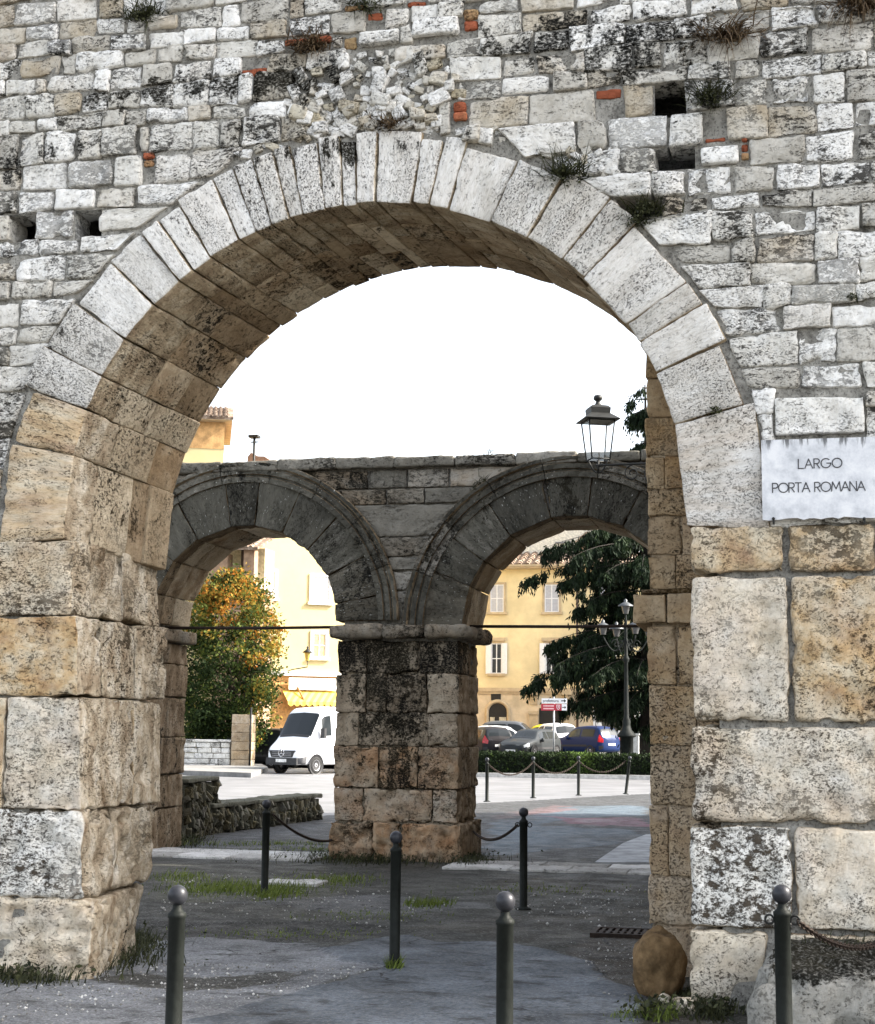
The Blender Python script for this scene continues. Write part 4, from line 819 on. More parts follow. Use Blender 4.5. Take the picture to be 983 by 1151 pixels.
def chain(a, b, sag, lab, link=.045):
    a, b = np.array(a, float), np.array(b, float); n = 40; P_ = [a+(b-a)*t+np.array((0, 0, -4*sag*t*(1-t))) for t in np.linspace(0, 1, n+1)]
    Ls = sum(np.linalg.norm(P_[i+1]-P_[i]) for i in range(n)); k = int(Ls/link/.72); m = MB(); cum = np.concatenate([[0], np.cumsum([np.linalg.norm(P_[i+1]-P_[i]) for i in range(n)])])
    at = lambda s: np.array([np.interp(s, cum, [p[q] for p in P_]) for q in range(3)])
    for i in range(k):
        c = at(Ls*(i+.5)/k); t = at(Ls*(i+.6)/k)-at(Ls*(i+.4)/k); t /= np.linalg.norm(t); s_ = np.cross(t, (0, 0, 1.)); s_ /= np.linalg.norm(s_); u_ = np.cross(s_, t); x = s_ if i % 2 else u_
        m.tube([c+t*link*.5*math.cos(q)+x*link*.3*math.sin(q) for q in np.linspace(0, 2*PI, 11)], link*.11, 5)
    tag(m.build('chain', RUST), lab, 'chain', 'chains hung between the bollards')
A3 = NB[5]; A2 = NB[4]
chain((A3[0]+.06, A3[1]+.02, .78), (XP0-.02, Y2+.05, .23), .10, 'sagging chain from the grassy bollard to the central pier')
chain((A2[0]-.06, A2[1]+.02, .76), (XP1+.06, Y2+.7, .34), .12, 'chain from the eyelet bollard to the right side of the central pier')
R3 = NB[2]; chain((R3[0]+.07, R3[1], .76), (R3[0]+.75, Y1-.03, .62), .16, 'chain from the rightmost front bollard drooping to the wall')
for a, b, l in ((0, 1, 'far chain between the first two road edge bollards'), (1, 2, 'far chain between the middle two road edge bollards'), (2, 3, 'far chain reaching the leaning road edge bollard')):
    chain((FB[a][0], FB[a][1], .9), (FB[b][0], FB[b][1], .9), .3, l, .06)
# ------------------------------------------------------------------ low rubble wall beyond the left arch
rw = MB(); lw0, lw1 = gd(236, 938), gd(359, 921)
DARKR = stone_mat('dark_mossy_rubble', (.09, .09, .07), (.15, .15, .12), (.24, .23, .2), ((.14, .12, .06), (.2, .17, .1), (.25, .22, .14)), pitk=.62, black=.75)
def rubble_wall(mb, A, B, h, th_, name):
    A, B = np.array(A[:2]), np.array(B[:2]); L = np.linalg.norm(B-A); t = (B-A)/L; n = np.array([t[1], -t[0]])
    mb.frame((*(A+n*-.02), -.1), (*t, 0), (*-n, 0), (0, 0, 1), L, th_-.04, h+.08)
    for sd_ in (0, 1):
        for _ in range(int(L*h*75)):
            s_, z = random.uniform(.05, L-.05), random.uniform(.02, h-.05); q = A+t*s_-n*(th_*sd_)
            pebble(mb, (q[0], q[1], z), (random.uniform(.05, .1), .03, random.uniform(.05, .1)), seg=.04, amp=.008, tone=random.random(), warm=random.choice((0, .3, .8)))
    for _ in range(int(h*16)):
        q = B-n*random.uniform(0, th_); pebble(mb, (q[0], q[1], random.uniform(0, h-.05)), (.08, .06, .08), seg=.04, amp=.01)
    k = int(L/.6)+1
    for i in range(k):
        a = A+t*(L*i/k)+n*.05; b = A+t*(L*(i+1)/k)+n*.05; c, d = a-n*(th_+.1), b-n*(th_+.1)
        block(mb, [(a[0], a[1], h), (b[0], b[1], h), (b[0], b[1], h+.07), (a[0], a[1], h+.07), (c[0], c[1], h), (d[0], d[1], h), (d[0], d[1], h+.07), (c[0], c[1], h+.07)], seg=.07, r=.02, amp=.012, tone=.5)
rubble_wall(rw, lw0, lw1, .40, .4, ''); o = rw.build('rubble_wall', DARKR, noise_seed=201, soil=lambda v: .25*sstep(.3, 0, v[:, 2])); tag(o, 'low dark rubble wall running back to the road beyond the left arch', 'low wall')
rw = MB(); la, lb = gd(206, 944), gd(241, 936); rubble_wall(rw, la, (lb[0]+.02, lb[1]-.02), .82, .45, ''); o = rw.build('rubble_wall', DARKR, noise_seed=211, soil=lambda v: .1+.2*sstep(.3, 0, v[:, 2])); tag(o, 'taller dark rubble wall stub beside the left pier of the double arch', 'low wall')
# ------------------------------------------------------------------ LANTERN on its bracket
def glass_mat(name, col=(.8, .85, .85), a=.12):
    s = NT(name); t = s.n('ShaderNodeBsdfTransparent'); gl = s.n('ShaderNodeBsdfGlossy'); gl.inputs[0].default_value = (*col, 1); gl.inputs[1].default_value = .08
    mx = s.n('ShaderNodeMixShader'); mx.inputs[0].default_value = a; s.t.links.new(t.outputs[0], mx.inputs[1]); s.t.links.new(gl.outputs[0], mx.inputs[2]); s.t.links.new(mx.outputs[0], s.out.inputs[0]); return s.m
GLASS = glass_mat('lantern_glass')
lt = gy(672, 512, Y2-.55); ln = thing('wall_lantern', 'black iron four sided lantern on a scrolled bracket at the right small arch', 'lantern', (lt[0], lt[1], lt[2])); kl = Kid(ln)
lx_, ly_, lz_ = lt; rz_ = math.radians(24)
def rot(x, y): return (lx_+x*math.cos(rz_)-y*math.sin(rz_), ly_+x*math.sin(rz_)+y*math.cos(rz_))
def ring4(h, z): return [(*rot(a*h, b*h), lz_+z) for a, b in ((-1, -1), (1, -1), (1, 1), (-1, 1))]
def frust(mb, hs, cap=True):
    V = []; 
    for h, z in hs: V += ring4(h, z)
    f = [(4*i+j, 4*i+(j+1) % 4, 4*i+4+(j+1) % 4, 4*i+4+j) for i in range(len(hs)-1) for j in range(4)]
    if cap: f += [(3, 2, 1, 0), tuple(4*(len(hs)-1)+j for j in range(4))]
    mb.add(V, f)
px1 = 18.9/F*1.0
H_ = lambda v_: gy(672, v_, Y2-.55)[2]-lz_
m = MB(); zt_, zb_ = H_(474), H_(517)
for a, b in zip(ring4(.165, zt_), ring4(.115, zb_)): m.tube([a, b], .009, 6)
for R in (ring4(.115, zb_), ring4(.165, zt_)):
    for i in range(4): m.tube([R[i], R[(i+1) % 4]], .009, 6)
kl(m, 'frame', IRON)
m = MB(); frust(m, [(.112, zb_+.005), (.162, zt_-.005)], False); kl(m, 'glass_panes', GLASS)
m = MB(); frust(m, [(.215, zt_-.0), (.222, zt_+.012), (.13, zt_+.085), (.125, zt_+.09)]); frust(m, [(.12, zt_+.088), (.128, zt_+.16), (.10, zt_+.19), (.05, zt_+.205)]); kl(m, 'lamp_roof', IRON)
m = MB(); c = rot(0, 0); zf = lz_+zt_; m.lathe([(.055, zf+.2), (.03, zf+.235), (.025, zf+.255), (.05, zf+.275), (.058, zf+.3), (.045, zf+.33), (.0, zf+.342)], c=(c[0], c[1], 0), n=14); kl(m, 'finial', IRON)
m = MB(); zbr = lz_+H_(523); xe = -.02
m.tube([(lx_, ly_, lz_+zb_), (lx_, ly_, zbr-.1)], .014, 8); m.tube([(lx_-.03, ly_, zbr), (xe, ly_, zbr+.02)], .014, 8)
for s in (1, -1): m.tube([(lx_+s*(.115*(1-t)+.01), ly_, lz_+zb_-.16*math.sin(t*PI/2)) for t in np.linspace(0, 1, 8)], .01, 6)
for cx_, rr in ((lx_+.42, .1), (lx_+.68, .13), (lx_+1.0, .16)):
    m.tube([(cx_+rr*(1-.75*t)*math.cos(5.5*PI*t/2+PI/2), ly_, zbr-rr-.01+rr*(1-.75*t)*math.sin(5.5*PI*t/2+PI/2)) for t in np.linspace(0, 1, 26)], .009, 6)
kl(m, 'bracket', IRON)
# ------------------------------------------------------------------ BACKGROUND
LEAF = {}
def leaf_mat(name, stops, tr=.3):
    s = NT(name); R = s.sep(s.attr('rnd').outputs['Color']); c = s.ramp(R[0], stops); s.fin(c, .7, .1)
    t = s.n('ShaderNodeBsdfTranslucent'); s.put(t.inputs[0], c); mx = s.n('ShaderNodeMixShader'); mx.inputs[0].default_value = tr
    s.t.links.new(s.b.outputs[0], mx.inputs[1]); s.t.links.new(t.outputs[0], mx.inputs[2]); s.t.links.new(mx.outputs[0], s.out.inputs[0]); return s.m
BARK = simple('rough_bark', (.06, .045, .035), .95, 0, .2, .4, 12, .02, 30)
# autumn tree behind the garden wall
YT = 66.; c0 = gy(257, 735, YT); tb = gy(266, 850, YT)
at_ = thing('autumn_tree', 'bushy tree turning orange and yellow over the white garden wall on the left', 'tree', (tb[0], YT, 0)); ka = Kid(at_)
m = MB(); m.tube([(tb[0], YT, -.1), (tb[0]+.1, YT, 1.2), (tb[0]-.05, YT, 2.6), (tb[0]+.1, YT, 4.5)], [.16, .13, .1, .05], 10)
for k in range(16):
    a = random.random()*6.3; z = random.uniform(1.2, 4.2); m.tube([(tb[0], YT, z), (tb[0]+.6*math.cos(a), YT+.6*math.sin(a), z+.6), (tb[0]+1.4*math.cos(a), YT+1.4*math.sin(a), z+1.5)], [.06, .04, .015], 6)
ka(m, 'trunk', BARK)
m = MB(); zt_ = gy(268, 645, YT)[2]; zb_ = gy(268, 832, YT)[2]
def crown_r(z):   # half width with height
    return np.interp((z-zb_)/(zt_-zb_), [0, .12, .3, .55, .75, .92, 1.], [1.5, 1.9, 2.0, 2.05, 1.8, 1.15, .3])
for k in range(430):
    z = zb_-.1+(zt_-zb_)*random.random()**1.15; R = 1.15*crown_r(z); a = random.random()*2*PI; R *= 1+.38*float(noise(np.array([[math.cos(a)*1.6, math.sin(a)*1.6, z*.9]]), 1., 71)[0]); r_ = R*math.sqrt(random.uniform(.15, 1.)); c = np.array([c0[0]+r_*math.cos(a)+.1*math.sin(z*3), YT+r_*math.sin(a), z])
    n = 75; P_ = c+rng.normal(size=(n, 3))*np.array([.24, .24, .2]); zz = (z-zb_)/(zt_-zb_)
    o_ = .68 if (zz > .62 and random.random() < .45) or (r_*math.cos(a) > 1.2 and random.random() < .5) else .25
    leaves(m, P_, .09, np.clip(o_-.16*(zz < .45)+rng.normal(size=n)*.16+random.uniform(-.2, .2)+.1*(zz-.5), 0, 1))  # lower crown gets darker leaf tones, its shade put into the colour
ka(m, 'crown', leaf_mat('autumn_leaves', [(0, (.018, .03, .01)), (.3, (.05, .075, .018)), (.5, (.13, .15, .03)), (.7, (.3, .2, .035)), (1, (.38, .13, .02))]))
# cedar
YC = 68.; tc = gy(728, 840, YC); cx0 = tc[0]
cd_ = thing('cedar_tree', 'dark green cedar with tiers of drooping branches before the yellow building', 'tree', (cx0, YC, 0)); kc = Kid(cd_)
m = MB(); m.tube([(cx0, YC, 0), (cx0+.1, YC, 4), (cx0, YC, 9), (cx0+.05, YC, 13), (cx0, YC, 17.)], [.42, .36, .24, .12, .03], 12)
lf = MB(); zs = np.array([z+.3*math.sin(z*4.6) for z in np.linspace(2.4, 16.6, 62)])
def reach(z): return np.interp(z, [2.4, 3.2, 4.2, 5.4, 6.2, 7.0, 7.9, 8.7, 10., 11., 12., 15.3, 15.9, 16.3, 17], [1.8, 3.2, 5.5, 6.0, 4.2, 2.9, 3.4, 5.0, 5.1, 2.4, .35, .35, 1.0, .8, .15])
ga = 0
for z in zs:
    for q in range(3):
        ga += 2.39996; L = reach(z)*random.uniform(.75, 1.08); d = np.array([math.cos(ga), math.sin(ga), 0]); sd_ = np.array([-d[1], d[0], 0])
        pts = [np.array([cx0, YC, z])+d*L*t+np.array([0, 0, L*(.1*t-.26*t*t)+.0]) for t in np.linspace(0, 1, 7)]
        m.tube(pts, np.linspace(.045, .005, 7), 5, cap=False)
        ns = int(L*7)
        for k in range(ns):
            t = random.uniform(.22, 1.0); p = np.array([cx0, YC, z])+d*L*t+np.array([0, 0, L*(.1*t-.26*t*t)]); sl = random.choice((-1, 1))*random.uniform(.15, .85)*(1.15-t*.8)
            dir_ = (sd_*sl+d*abs(sl)*.6); nn = 42
            tt = rng.uniform(0, 1, (nn, 1)); P_ = p+dir_*tt+np.array([0, 0, -1.])*(.28*tt**2+rng.exponential(.12, (nn, 1)))+rng.normal(size=(nn, 3))*np.array([.05, .05, .03])
            # needle sprays: slim downward blades
            s_ = rng.uniform(.14, .34, (nn, 1)); e = rng.normal(size=(nn, 3))*.35+np.array([0, 0, -1.])+dir_*.5; e /= np.linalg.norm(e, axis=1)[:, None]; f_ = np.cross(e, rng.normal(size=(nn, 3))); f_ /= np.linalg.norm(f_, axis=1)[:, None]
            V = np.stack([P_, P_+e*s_*.5+f_*.036, P_+e*s_, P_+e*s_*.5-f_*.036], 1).reshape(-1, 3)
            lf.add(V, [(4*i, 4*i+1, 4*i+2, 4*i+3) for i in range(nn)]); tn = np.clip(rng.uniform(.1, .8)+rng.normal(size=nn)*.15, 0, 1); lf.rn[-1] = np.stack([np.repeat(tn, 4), np.zeros(4*nn), np.zeros(4*nn), np.zeros(4*nn)], 1)
kc(m, 'trunk', simple('dark_cedar_bark', (.022, .018, .014), .95)); kc(lf, 'crown', leaf_mat('cedar_needles', [(0, (.005, .009, .005)), (.6, (.012, .022, .01)), (1, (.03, .048, .018))], .12))
# clipped hedge on the bed
hd = thing('hedge', 'dark low clipped hedge along the far kerb in front of the parked cars', 'hedge', (-1, 59.8, .1)); kh = Kid(hd)
m = MB(); m.box(-12.7, 7.8, 59.2, 60.6, .1, .78); kh(m, 'hedge_core', simple('hedge_dark_core', (.008, .011, .006), .95))
m = MB(); n = 26000; P_ = np.stack([rng.uniform(-12.8, 7.9, n), rng.uniform(59.05, 60.75, n), rng.uniform(.1, .88, n)], 1); k = rng.integers(0, 3, n)
P_[k == 0, 1] = 59.1+rng.normal(size=(k == 0).sum())*.06; P_[k == 1, 2] = .81+rng.normal(size=(k == 1).sum())*.05; P_[:, 2] += .06*noise(P_, 1.2, 5)
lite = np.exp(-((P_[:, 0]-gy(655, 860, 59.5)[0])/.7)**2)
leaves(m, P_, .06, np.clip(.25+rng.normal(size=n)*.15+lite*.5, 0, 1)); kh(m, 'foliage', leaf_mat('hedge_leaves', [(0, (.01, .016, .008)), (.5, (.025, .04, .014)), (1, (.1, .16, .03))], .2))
# a dark rounded shrub top seen left under the cedar
sb = gy(560, 752, 74.)
# ------------------------------------------------------------------ yellow building on the right
YB2 = 92.
def Q(u, v_, Y=YB2): return gy(u, v_, Y)
yb = thing('yellow_building', 'yellow plastered town building with stone ground floor and tiled roof behind the cedar', 'building', (Q(560, 850)[0], YB2, 0)); ky = Kid(yb)
PLAS = simple('yellow_plaster', (.68, .56, .33), .9, 0, .2, .15, .5, .004, 12); PALE = simple('pale_stone_facing', (.56, .46, .32), .85, 0, .3, .22, .8, .01, 9); TRIM = simple('sandstone_trim', (.46, .36, .23), .85, 0, .3, .15, 3)
WHITE = simple('white_painted_wood', (.72, .72, .72), .5, 0, .4, .05); DKGL = simple('dark_window_glass', (.03, .032, .035), .12, 0, .5, .2); CURT = simple('window_behind_curtain', (.42, .42, .45), .4, 0, .4, .1)
TILE = NT('old_roof_tiles'); _p = TILE.n('ShaderNodeTexCoord').outputs['Object']; _a = TILE.noise(_p, 3.5, 6, .7); TILE = TILE.fin(TILE.ramp(_a, [(.3, (.06, .045, .035)), (.5, (.2, .14, .1)), (.6, (.34, .27, .21)), (.72, (.5, .44, .38))]), .9)
xL, xR = -26., 16.; zE = Q(590, 637)[2]; zC = Q(565, 775)[2]; zTop = Q(640, 590)[2]
m = MB(); m.box(xL, xR, YB2, YB2+14, zC, zE); ky(m, 'upper_wall', PLAS)
m = MB(); m.box(xL, xR, YB2-.08, YB2+13.9, -.1, zC); ky(m, 'ground_floor', PALE)
m = MB(); m.box(xL, xR, YB2-.22, YB2, zC-.12, zC+.1); m.box(xL, xR, YB2-.16, YB2, zC-.26, zC-.12); ky(m, 'string_course', TRIM)
def tile_roof(mb, P0, ex, es, L, S, pitch=.22, r=.085):            # rows of half round tiles: ex along the eave, es up the slope
    ex, es = np.array(ex, float), np.array(es, float); es /= np.linalg.norm(es); nn = np.cross(ex, es); nn /= np.linalg.norm(nn); nn = nn if nn[2] > 0 else -nn; k = int(L/pitch); rows = max(2, int(S/.38))
    mb.add([P0, P0+ex*L, P0+ex*L+es*S, P0+es*S, P0-nn*.12, P0+ex*L-nn*.12, P0+ex*L+es*S-nn*.12, P0+es*S-nn*.12], [(0, 1, 2, 3), (7, 6, 5, 4), (0, 4, 5, 1), (1, 5, 6, 2), (3, 2, 6, 7), (0, 3, 7, 4)])
    for i in range(k):
        for q in range(rows):
            V = []; j = random.uniform(-.02, .02); a0 = P0+ex*(pitch*(i+.5)+j)+es*(S*q/rows-.03); a1 = a0+es*(S/rows+.06)
            for p, rr, h in ((a0, r, .045), (a1, r*.8, .02)):
                for t in np.linspace(0, PI, 5): V.append(p+ex*rr*math.cos(t)+nn*(rr*.8*math.sin(t)+h*.5))
            mb.add(V, [(t, t+1, t+6, t+5) for t in range(4)]+[(0, 4, 3, 2), (0, 2, 1)][:1])
m = MB(); P0 = np.array([xL, YB2-.75, zE+.02]); sl = np.array([0, 3.2, 1.05]); tile_roof(m, P0+np.array([13., 0, 0]), (1, 0, 0), sl, 15.5, 3.4); tile_roof(m, P0, (1, 0, 0), sl, 13., 3.4, .5, .2); tile_roof(m, P0+np.array([28.5, 0, 0]), (1, 0, 0), sl, 13., 3.4, .5, .2)
rf = ky(m, 'roof', TILE)
def sub(mb, name, mat, par, root):
    o = mb.build(name, mat, None); o.parent = par; return o
m = MB(); m.box(xL, xR, YB2-.85, YB2-.74, zE-.06, zE+.06); m.box(xL, xR, YB2-.74, YB2, zE-.16, zE-.02); ky(m, 'gutter', TRIM)
# pale attic storey with a gutter line behind the ridge
za_ = Q(630, 616, YB2+2.6)[2]; zb2 = Q(630, 590, YB2+2.6)[2]
m = MB(); m.box(xL, Q(676, 600)[0], YB2+2.5, YB2+12, zE, zb2+.2); ky(m, 'attic_wall', simple('cream_attic_plaster', (.66, .62, .52), .9))
m = MB()
for i in range(12): m.box(xL+12+1.3*i, xL+13.15+1.3*i, YB2+2.42, YB2+2.5, Q(630, 611, YB2+2.5)[2], Q(630, 609, YB2+2.5)[2])
ky(m, 'gutter_line', simple('grey_lead_gutter', (.2, .2, .2), .6))
dm = MB(); a, b = Q(649, 616, YB2+1.2), Q(671, 616, YB2+1.2); w_ = b[0]-a[0]; h_ = 1.0; zd = a[2]
dm.prism([(0, -.6), (w_, -.6), (w_, .35), (w_/2, .85), (0, .35)], (a[0], YB2+1.1, zd), (1, 0, 0), (0, 0, 1), (0, 1, 0), 1.5)
o = sub(dm, 'dormer', simple('dormer_brick', (.4, .26, .17), .9), rf, yb)
dm = MB(); dm.prism([(-.15, .28), (w_/2, .86), (w_+.15, .28), (w_+.15, .4), (w_/2, 1.0), (-.15, .4)], (a[0], YB2+1.0, zd), (1, 0, 0), (0, 0, 1), (0, 1, 0), 1.7); sub(dm, 'dormer_roof', TILE, rf, yb)
m = MB(); p = Q(677, 600, YB2+2); m.box(p[0]-.14, p[0]+.14, YB2+1.8, YB2+2.1, zE, Q(677, 596, YB2+2)[2]); m.box(p[0]-.2, p[0]+.2, YB2+1.74, YB2+2.16, Q(677, 598, YB2+2)[2], Q(677, 595, YB2+2)[2]); sub(m, 'chimney', simple('dark_flue', (.08, .06, .05), .9), rf, yb)
def window(root, k, u0, v0, u1, v1, shut=False, head=False, pane=CURT, P0=None, n=None, col=None, sill=True):
    e1 = np.array([1., 0, 0]) if n is None else np.array([-n[1], n[0], 0.]); nn = np.array([0, -1., 0]) if n is None else np.array(n)
    if n is not None and e1[0] < 0: e1 = -e1
    g_ = (lambda u, v_: Q(u, v_)) if n is None else (lambda u, v_: gp(u, v_, P0, nn))
    A = g_(u0, (v0+v1)/2); B = g_(u1, (v0+v1)/2); zt, zb = g_((u0+u1)/2, v0)[2], g_((u0+u1)/2, v1)[2]; wd_ = np.dot(B-A, e1); A = np.array([A[0], A[1], zb]); h = zt-zb
    fr = MB(); t = .13; up = (0, 0, 1)
    def bx(m_, a, b, c, d, o0, o1): m_.frame(A+e1*a+np.array(up)*c+nn*o0, e1, nn, up, b-a, o1-o0, d-c)
    bx(fr, -t, 0, 0, h, -.02, .07); bx(fr, wd_, wd_+t, 0, h, -.02, .07); bx(fr, -t, wd_+t, h, h+t, -.02, .07)
    if sill: bx(fr, -t-.08, wd_+t+.08, -.14, 0, -.02, .16)
    if head: bx(fr, -t-.1, wd_+t+.1, h+t, h+t+.2, -.02, .16)
    w0 = k(fr, 'window', col or TRIM)
    pn = MB(); bx(pn, 0, wd_, 0, h, -.02, .012); sub(pn, 'pane', pane, w0, root)
    ca = MB()
    for a in (0, wd_/2-.03, wd_-.06): bx(ca, a, a+.06, 0, h, .012, .035)
    for c in (0, h*.48, h-.06): bx(ca, .06, wd_/2-.03, c, c+.05, .013, .034); bx(ca, wd_/2+.03, wd_-.06, c, c+.05, .013, .034)
    sub(ca, 'casement', WHITE, w0, root)
    if shut:
        for s in (-1, 1):
            sh = MB(); a = -wd_*.5 if s < 0 else wd_; bx(sh, a, a+wd_*.5, -.02, h, .075, .12)
            for q in range(14): bx(sh, a+.06, a+wd_*.5-.06, h*(q+.3)/14.4, h*(q+.3)/14.4+h*.05, .12, .135)
            sub(sh, 'shutter', WHITE, w0, root)
window(yb, ky, 551, 657, 566, 688); window(yb, ky, 612, 657, 628, 688); window(yb, ky, 493, 657, 509, 688); window(yb, ky, 672, 657, 688, 688)
window(yb, ky, 552, 723, 564, 757, True, True, DKGL); window(yb, ky, 613, 723, 626, 757, True, True, DKGL); window(yb, ky, 493, 723, 506, 757, True, True, DKGL); window(yb, ky, 673, 723, 686, 757, True, True, DKGL)
def panel(mb, u0, v0, u1, v1, o0, o1, Y=YB2): A, B = Q(u0, v1, Y), Q(u1, v0, Y); mb.box(A[0], B[0], Y-o1, Y-o0, A[2], B[2]); return A, B
DARKIN = simple('dark_doorway', (.012, .011, .01), .6); OLIVE = simple('olive_shop_shutter', (.085, .08, .06), .5)
m = MB(); A, B = Q(549, 850), Q(570, 800); r_ = (B[0]-A[0])/2; hh = Q(560, 800)[2]
m.prism([(-r_, 0), (r_, 0)]+[(r_*math.cos(t), hh+.9*math.sin(t)*.6) for t in np.linspace(0, PI, 12)], (A[0]+r_, YB2-.1, 0.), (1, 0, 0), (0, 0, 1), (0, 1, 0), .02); d0 = ky(m, 'arched_door', DARKIN)
m = MB(); pts = [(A[0]+r_+(r_+.1)*math.cos(t), YB2-.12, hh+.62*math.sin(t)) for t in np.linspace(0, PI, 14)]; m.tube([(A[0]+2*r_+.1, YB2-.12, 0)]+pts+[(A[0]-.1, YB2-.12, 0)], .12, 6); sub(m, 'door_surround', TRIM, d0, yb)
m = MB(); 
for u0, u1 in ((550.5, 556), (561, 569)): panel(m, u0, 806, u1, 850, .105, .125)
sub(m, 'door_leaf', simple('cream_door_glass', (.5, .45, .33), .4), d0, yb)
m = MB(); panel(m, 552, 780, 563, 787, .085, .11); ky(m, 'vent_opening', DARKIN)
m = MB(); panel(m, 606, 796, 631, 850, .085, .11); ky(m, 'entrance_door', DARKIN)
for u0, u1 in ((595, 605), (632, 640)):
    m = MB(); panel(m, u0, 803, u1, 850, .08, .24); panel(m, u0-1, 799, u1+1, 803, .08, .32); ky(m, 'pilaster', TRIM)
for u0 in (596, 633):
    m = MB(); panel(m, u0, 782, u0+8, 792, .08, .2); panel(m, u0-2, 776, u0+10, 781, .08, .5); panel(m, u0+2, 781, u0+6, 786, .08, .4); ky(m, 'balcony_bracket', TRIM)
m = MB(); p = Q(649, 740); m.tube([(p[0], YB2-.2, 0), (p[0], YB2-.2, zE-.1)], .07, 8); ky(m, 'downpipe', simple('dark_copper_pipe', (.09, .06, .045), .6))
m = MB(); panel(m, 668, 806, 695, 842, .085, .13); dd = ky(m, 'shop_door', OLIVE)
m = MB(); panel(m, 667, 790, 669, 844, .08, .2); panel(m, 694.5, 790, 697, 844, .08, .2); panel(m, 667, 842, 697, 845, .08, .21); sub(m, 'door_frame', WHITE, dd, yb)
m = MB(); panel(m, 681, 806, 683.5, 842, .13, .16); sub(m, 'middle_post', simple('dark_olive_post', (.05, .045, .03), .6), dd, yb)
m = MB(); panel(m, 670, 812, 676.5, 824, .14, .18); panel(m, 671.5, 815, 675, 819, .181, .19); o = m.build('notice_board', [WHITE]); tag(o, 'small white framed notice on the olive shop door behind the blue car', 'notice')
m = MB(); panel(m, 699, 795, 740, 846, .08, .14); ky(m, 'white_plaster_panel', simple('white_limewash', (.68, .67, .64), .9, 0, .2, .12, 1.5))
# ------------------------------------------------------------------ cream building on the left
nL = np.array([.6, -.8, 0]); eL = np.array([.8, .6, 0]); PL = gy(318, 760, 78.); PL[2] = 0
lb_ = thing('cream_building', 'tall sunlit cream building with a yellow awning on the left behind the white van', 'building', PL); kb_ = Kid(lb_)
CREAM = simple('cream_plaster', (.56, .47, .25), .9, 0, .2, .06, .6); WHT = simple('white_stone_trim', (.74, .73, .68), .8, 0, .3, .05)
def G(u, v_): return gp(u, v_, PL, nL)
zlt = G(318, 553)[2]; zs_ = G(350, 758)[2]
m = MB(); m.frame(PL-eL*9+np.array((0, 0, zs_)), eL, -nL, (0, 0, 1), 15, 10, zlt-zs_); kb_(m, 'upper_wall', CREAM)
m = MB(); m.frame(PL-eL*9+nL*.05-np.array((0, 0, .1)), eL, -nL, (0, 0, 1), 15, 10, zs_+.1); kb_(m, 'ground_floor', simple('ochre_orange_plaster', (.6, .34, .13), .9))
m = MB(); m.frame(PL-eL*9+np.array((0, 0, zs_-.1)), eL, nL, (0, 0, 1), 15, .25, .22); kb_(m, 'string_course', WHT)
m = MB(); tile_roof(m, PL-eL*9.5+nL*.7+np.array((0, 0, zlt+.02)), eL, -nL*3+np.array((0, 0, 1.)), 16, 4., .3, .12); kb_(m, 'roof', TILE)
WP = simple('white_window_blind', (.7, .68, .62), .7); BL = simple('ochre_roller_blind', (.55, .42, .2), .7)  # plain white and ochre blind colours
for a in ((288, 642, 309, 672), (350, 648, 370, 677), (395, 648, 415, 677)): window(lb_, kb_, *a, P0=PL, n=nL, pane=WP, col=WHT)
for a in ((351, 712, 366, 739), (395, 712, 410, 739)): window(lb_, kb_, *a, P0=PL, n=nL, pane=BL, col=WHT)
m = MB(); A = G(322, 775); B = G(378, 763); m.frame((A[0]+nL[0]*.26, A[1]+nL[1]*.26, A[2]), eL, nL, (0, 0, 1), np.dot(B-A, eL), .08, B[2]-A[2]); kb_(m, 'shop_panel', simple('white_shop_panel', (.75, .74, .7), .5))
m = MB(); A = G(316, 795); zt = G(340, 789)[2]; ztop = G(340, 776)[2]; L_ = 6.; n = 18
V = []; 
for i in range(n*6+1):
    s_ = L_*i/(n*6); b = np.array([A[0], A[1], 0])+eL*s_; dr = .13*abs(math.sin(PI*i/6))
    V += [b+nL*.1+np.array((0, 0, ztop)), b+nL*1.05+np.array((0, 0, zt)), b+nL*1.07+np.array((0, 0, zt-.12-dr))]
m.add(V, [(3*i+j, 3*i+j+1, 3*i+3+j+1, 3*i+3+j) for i in range(n*6) for j in range(2)]); AW = NT('striped_yellow_awning')
_x = AW.n('ShaderNodeSeparateXYZ'); AW.put(_x.inputs[0], AW.n('ShaderNodeTexCoord').outputs['Object']); _s = AW.math('SINE', AW.math('MULTIPLY', _x.outputs[0], 21.)); AWM = AW.fin(AW.mix(AW.ss(_s, -.2, .2), (.6, .42, .07), (.64, .5, .14)), .8)
kb_(m, 'awning', AWM)
m = MB(); p = G(331, 770); m.tube([p+nL*.1+np.array((0, 0, .1)), p+nL*.9+eL*.2+np.array((0, 0, -.75)), p+nL*.9+eL*.2+np.array((0, 0, -1.3))], .05, 6); kb_(m, 'awning_arm', simple('orange_brown_metal', (.35, .15, .04), .6))
m = MB(); A = G(345, 850); m.frame((A[0]+nL[0]*.06, A[1]+nL[1]*.06, 0), eL, nL, (0, 0, 1), 6, .03, G(350, 791)[2]-.2); kb_(m, 'shop_opening', simple('brown_shop_opening', (.09, .035, .025), .6))
m = MB(); p = G(278, 515); m.tube([(p[0], p[1]+1, p[2]-2), (p[0], p[1]+1, G(278, 489)[2]+.1)], .07, 8); kb_(m, 'flue_pipe', IRON)
m = MB(); m.box(p[0]-.26, p[0]+.26, p[1]+.75, p[1]+1.25, G(278, 487)[2]-.06, G(278, 487)[2]+.07); m.tube([(p[0]-.18, p[1]+1, G(278, 493)[2]), (p[0]+.2, p[1]+1, G(278, 493)[2])], .035, 6); kb_(m, 'flue_cap', IRON)
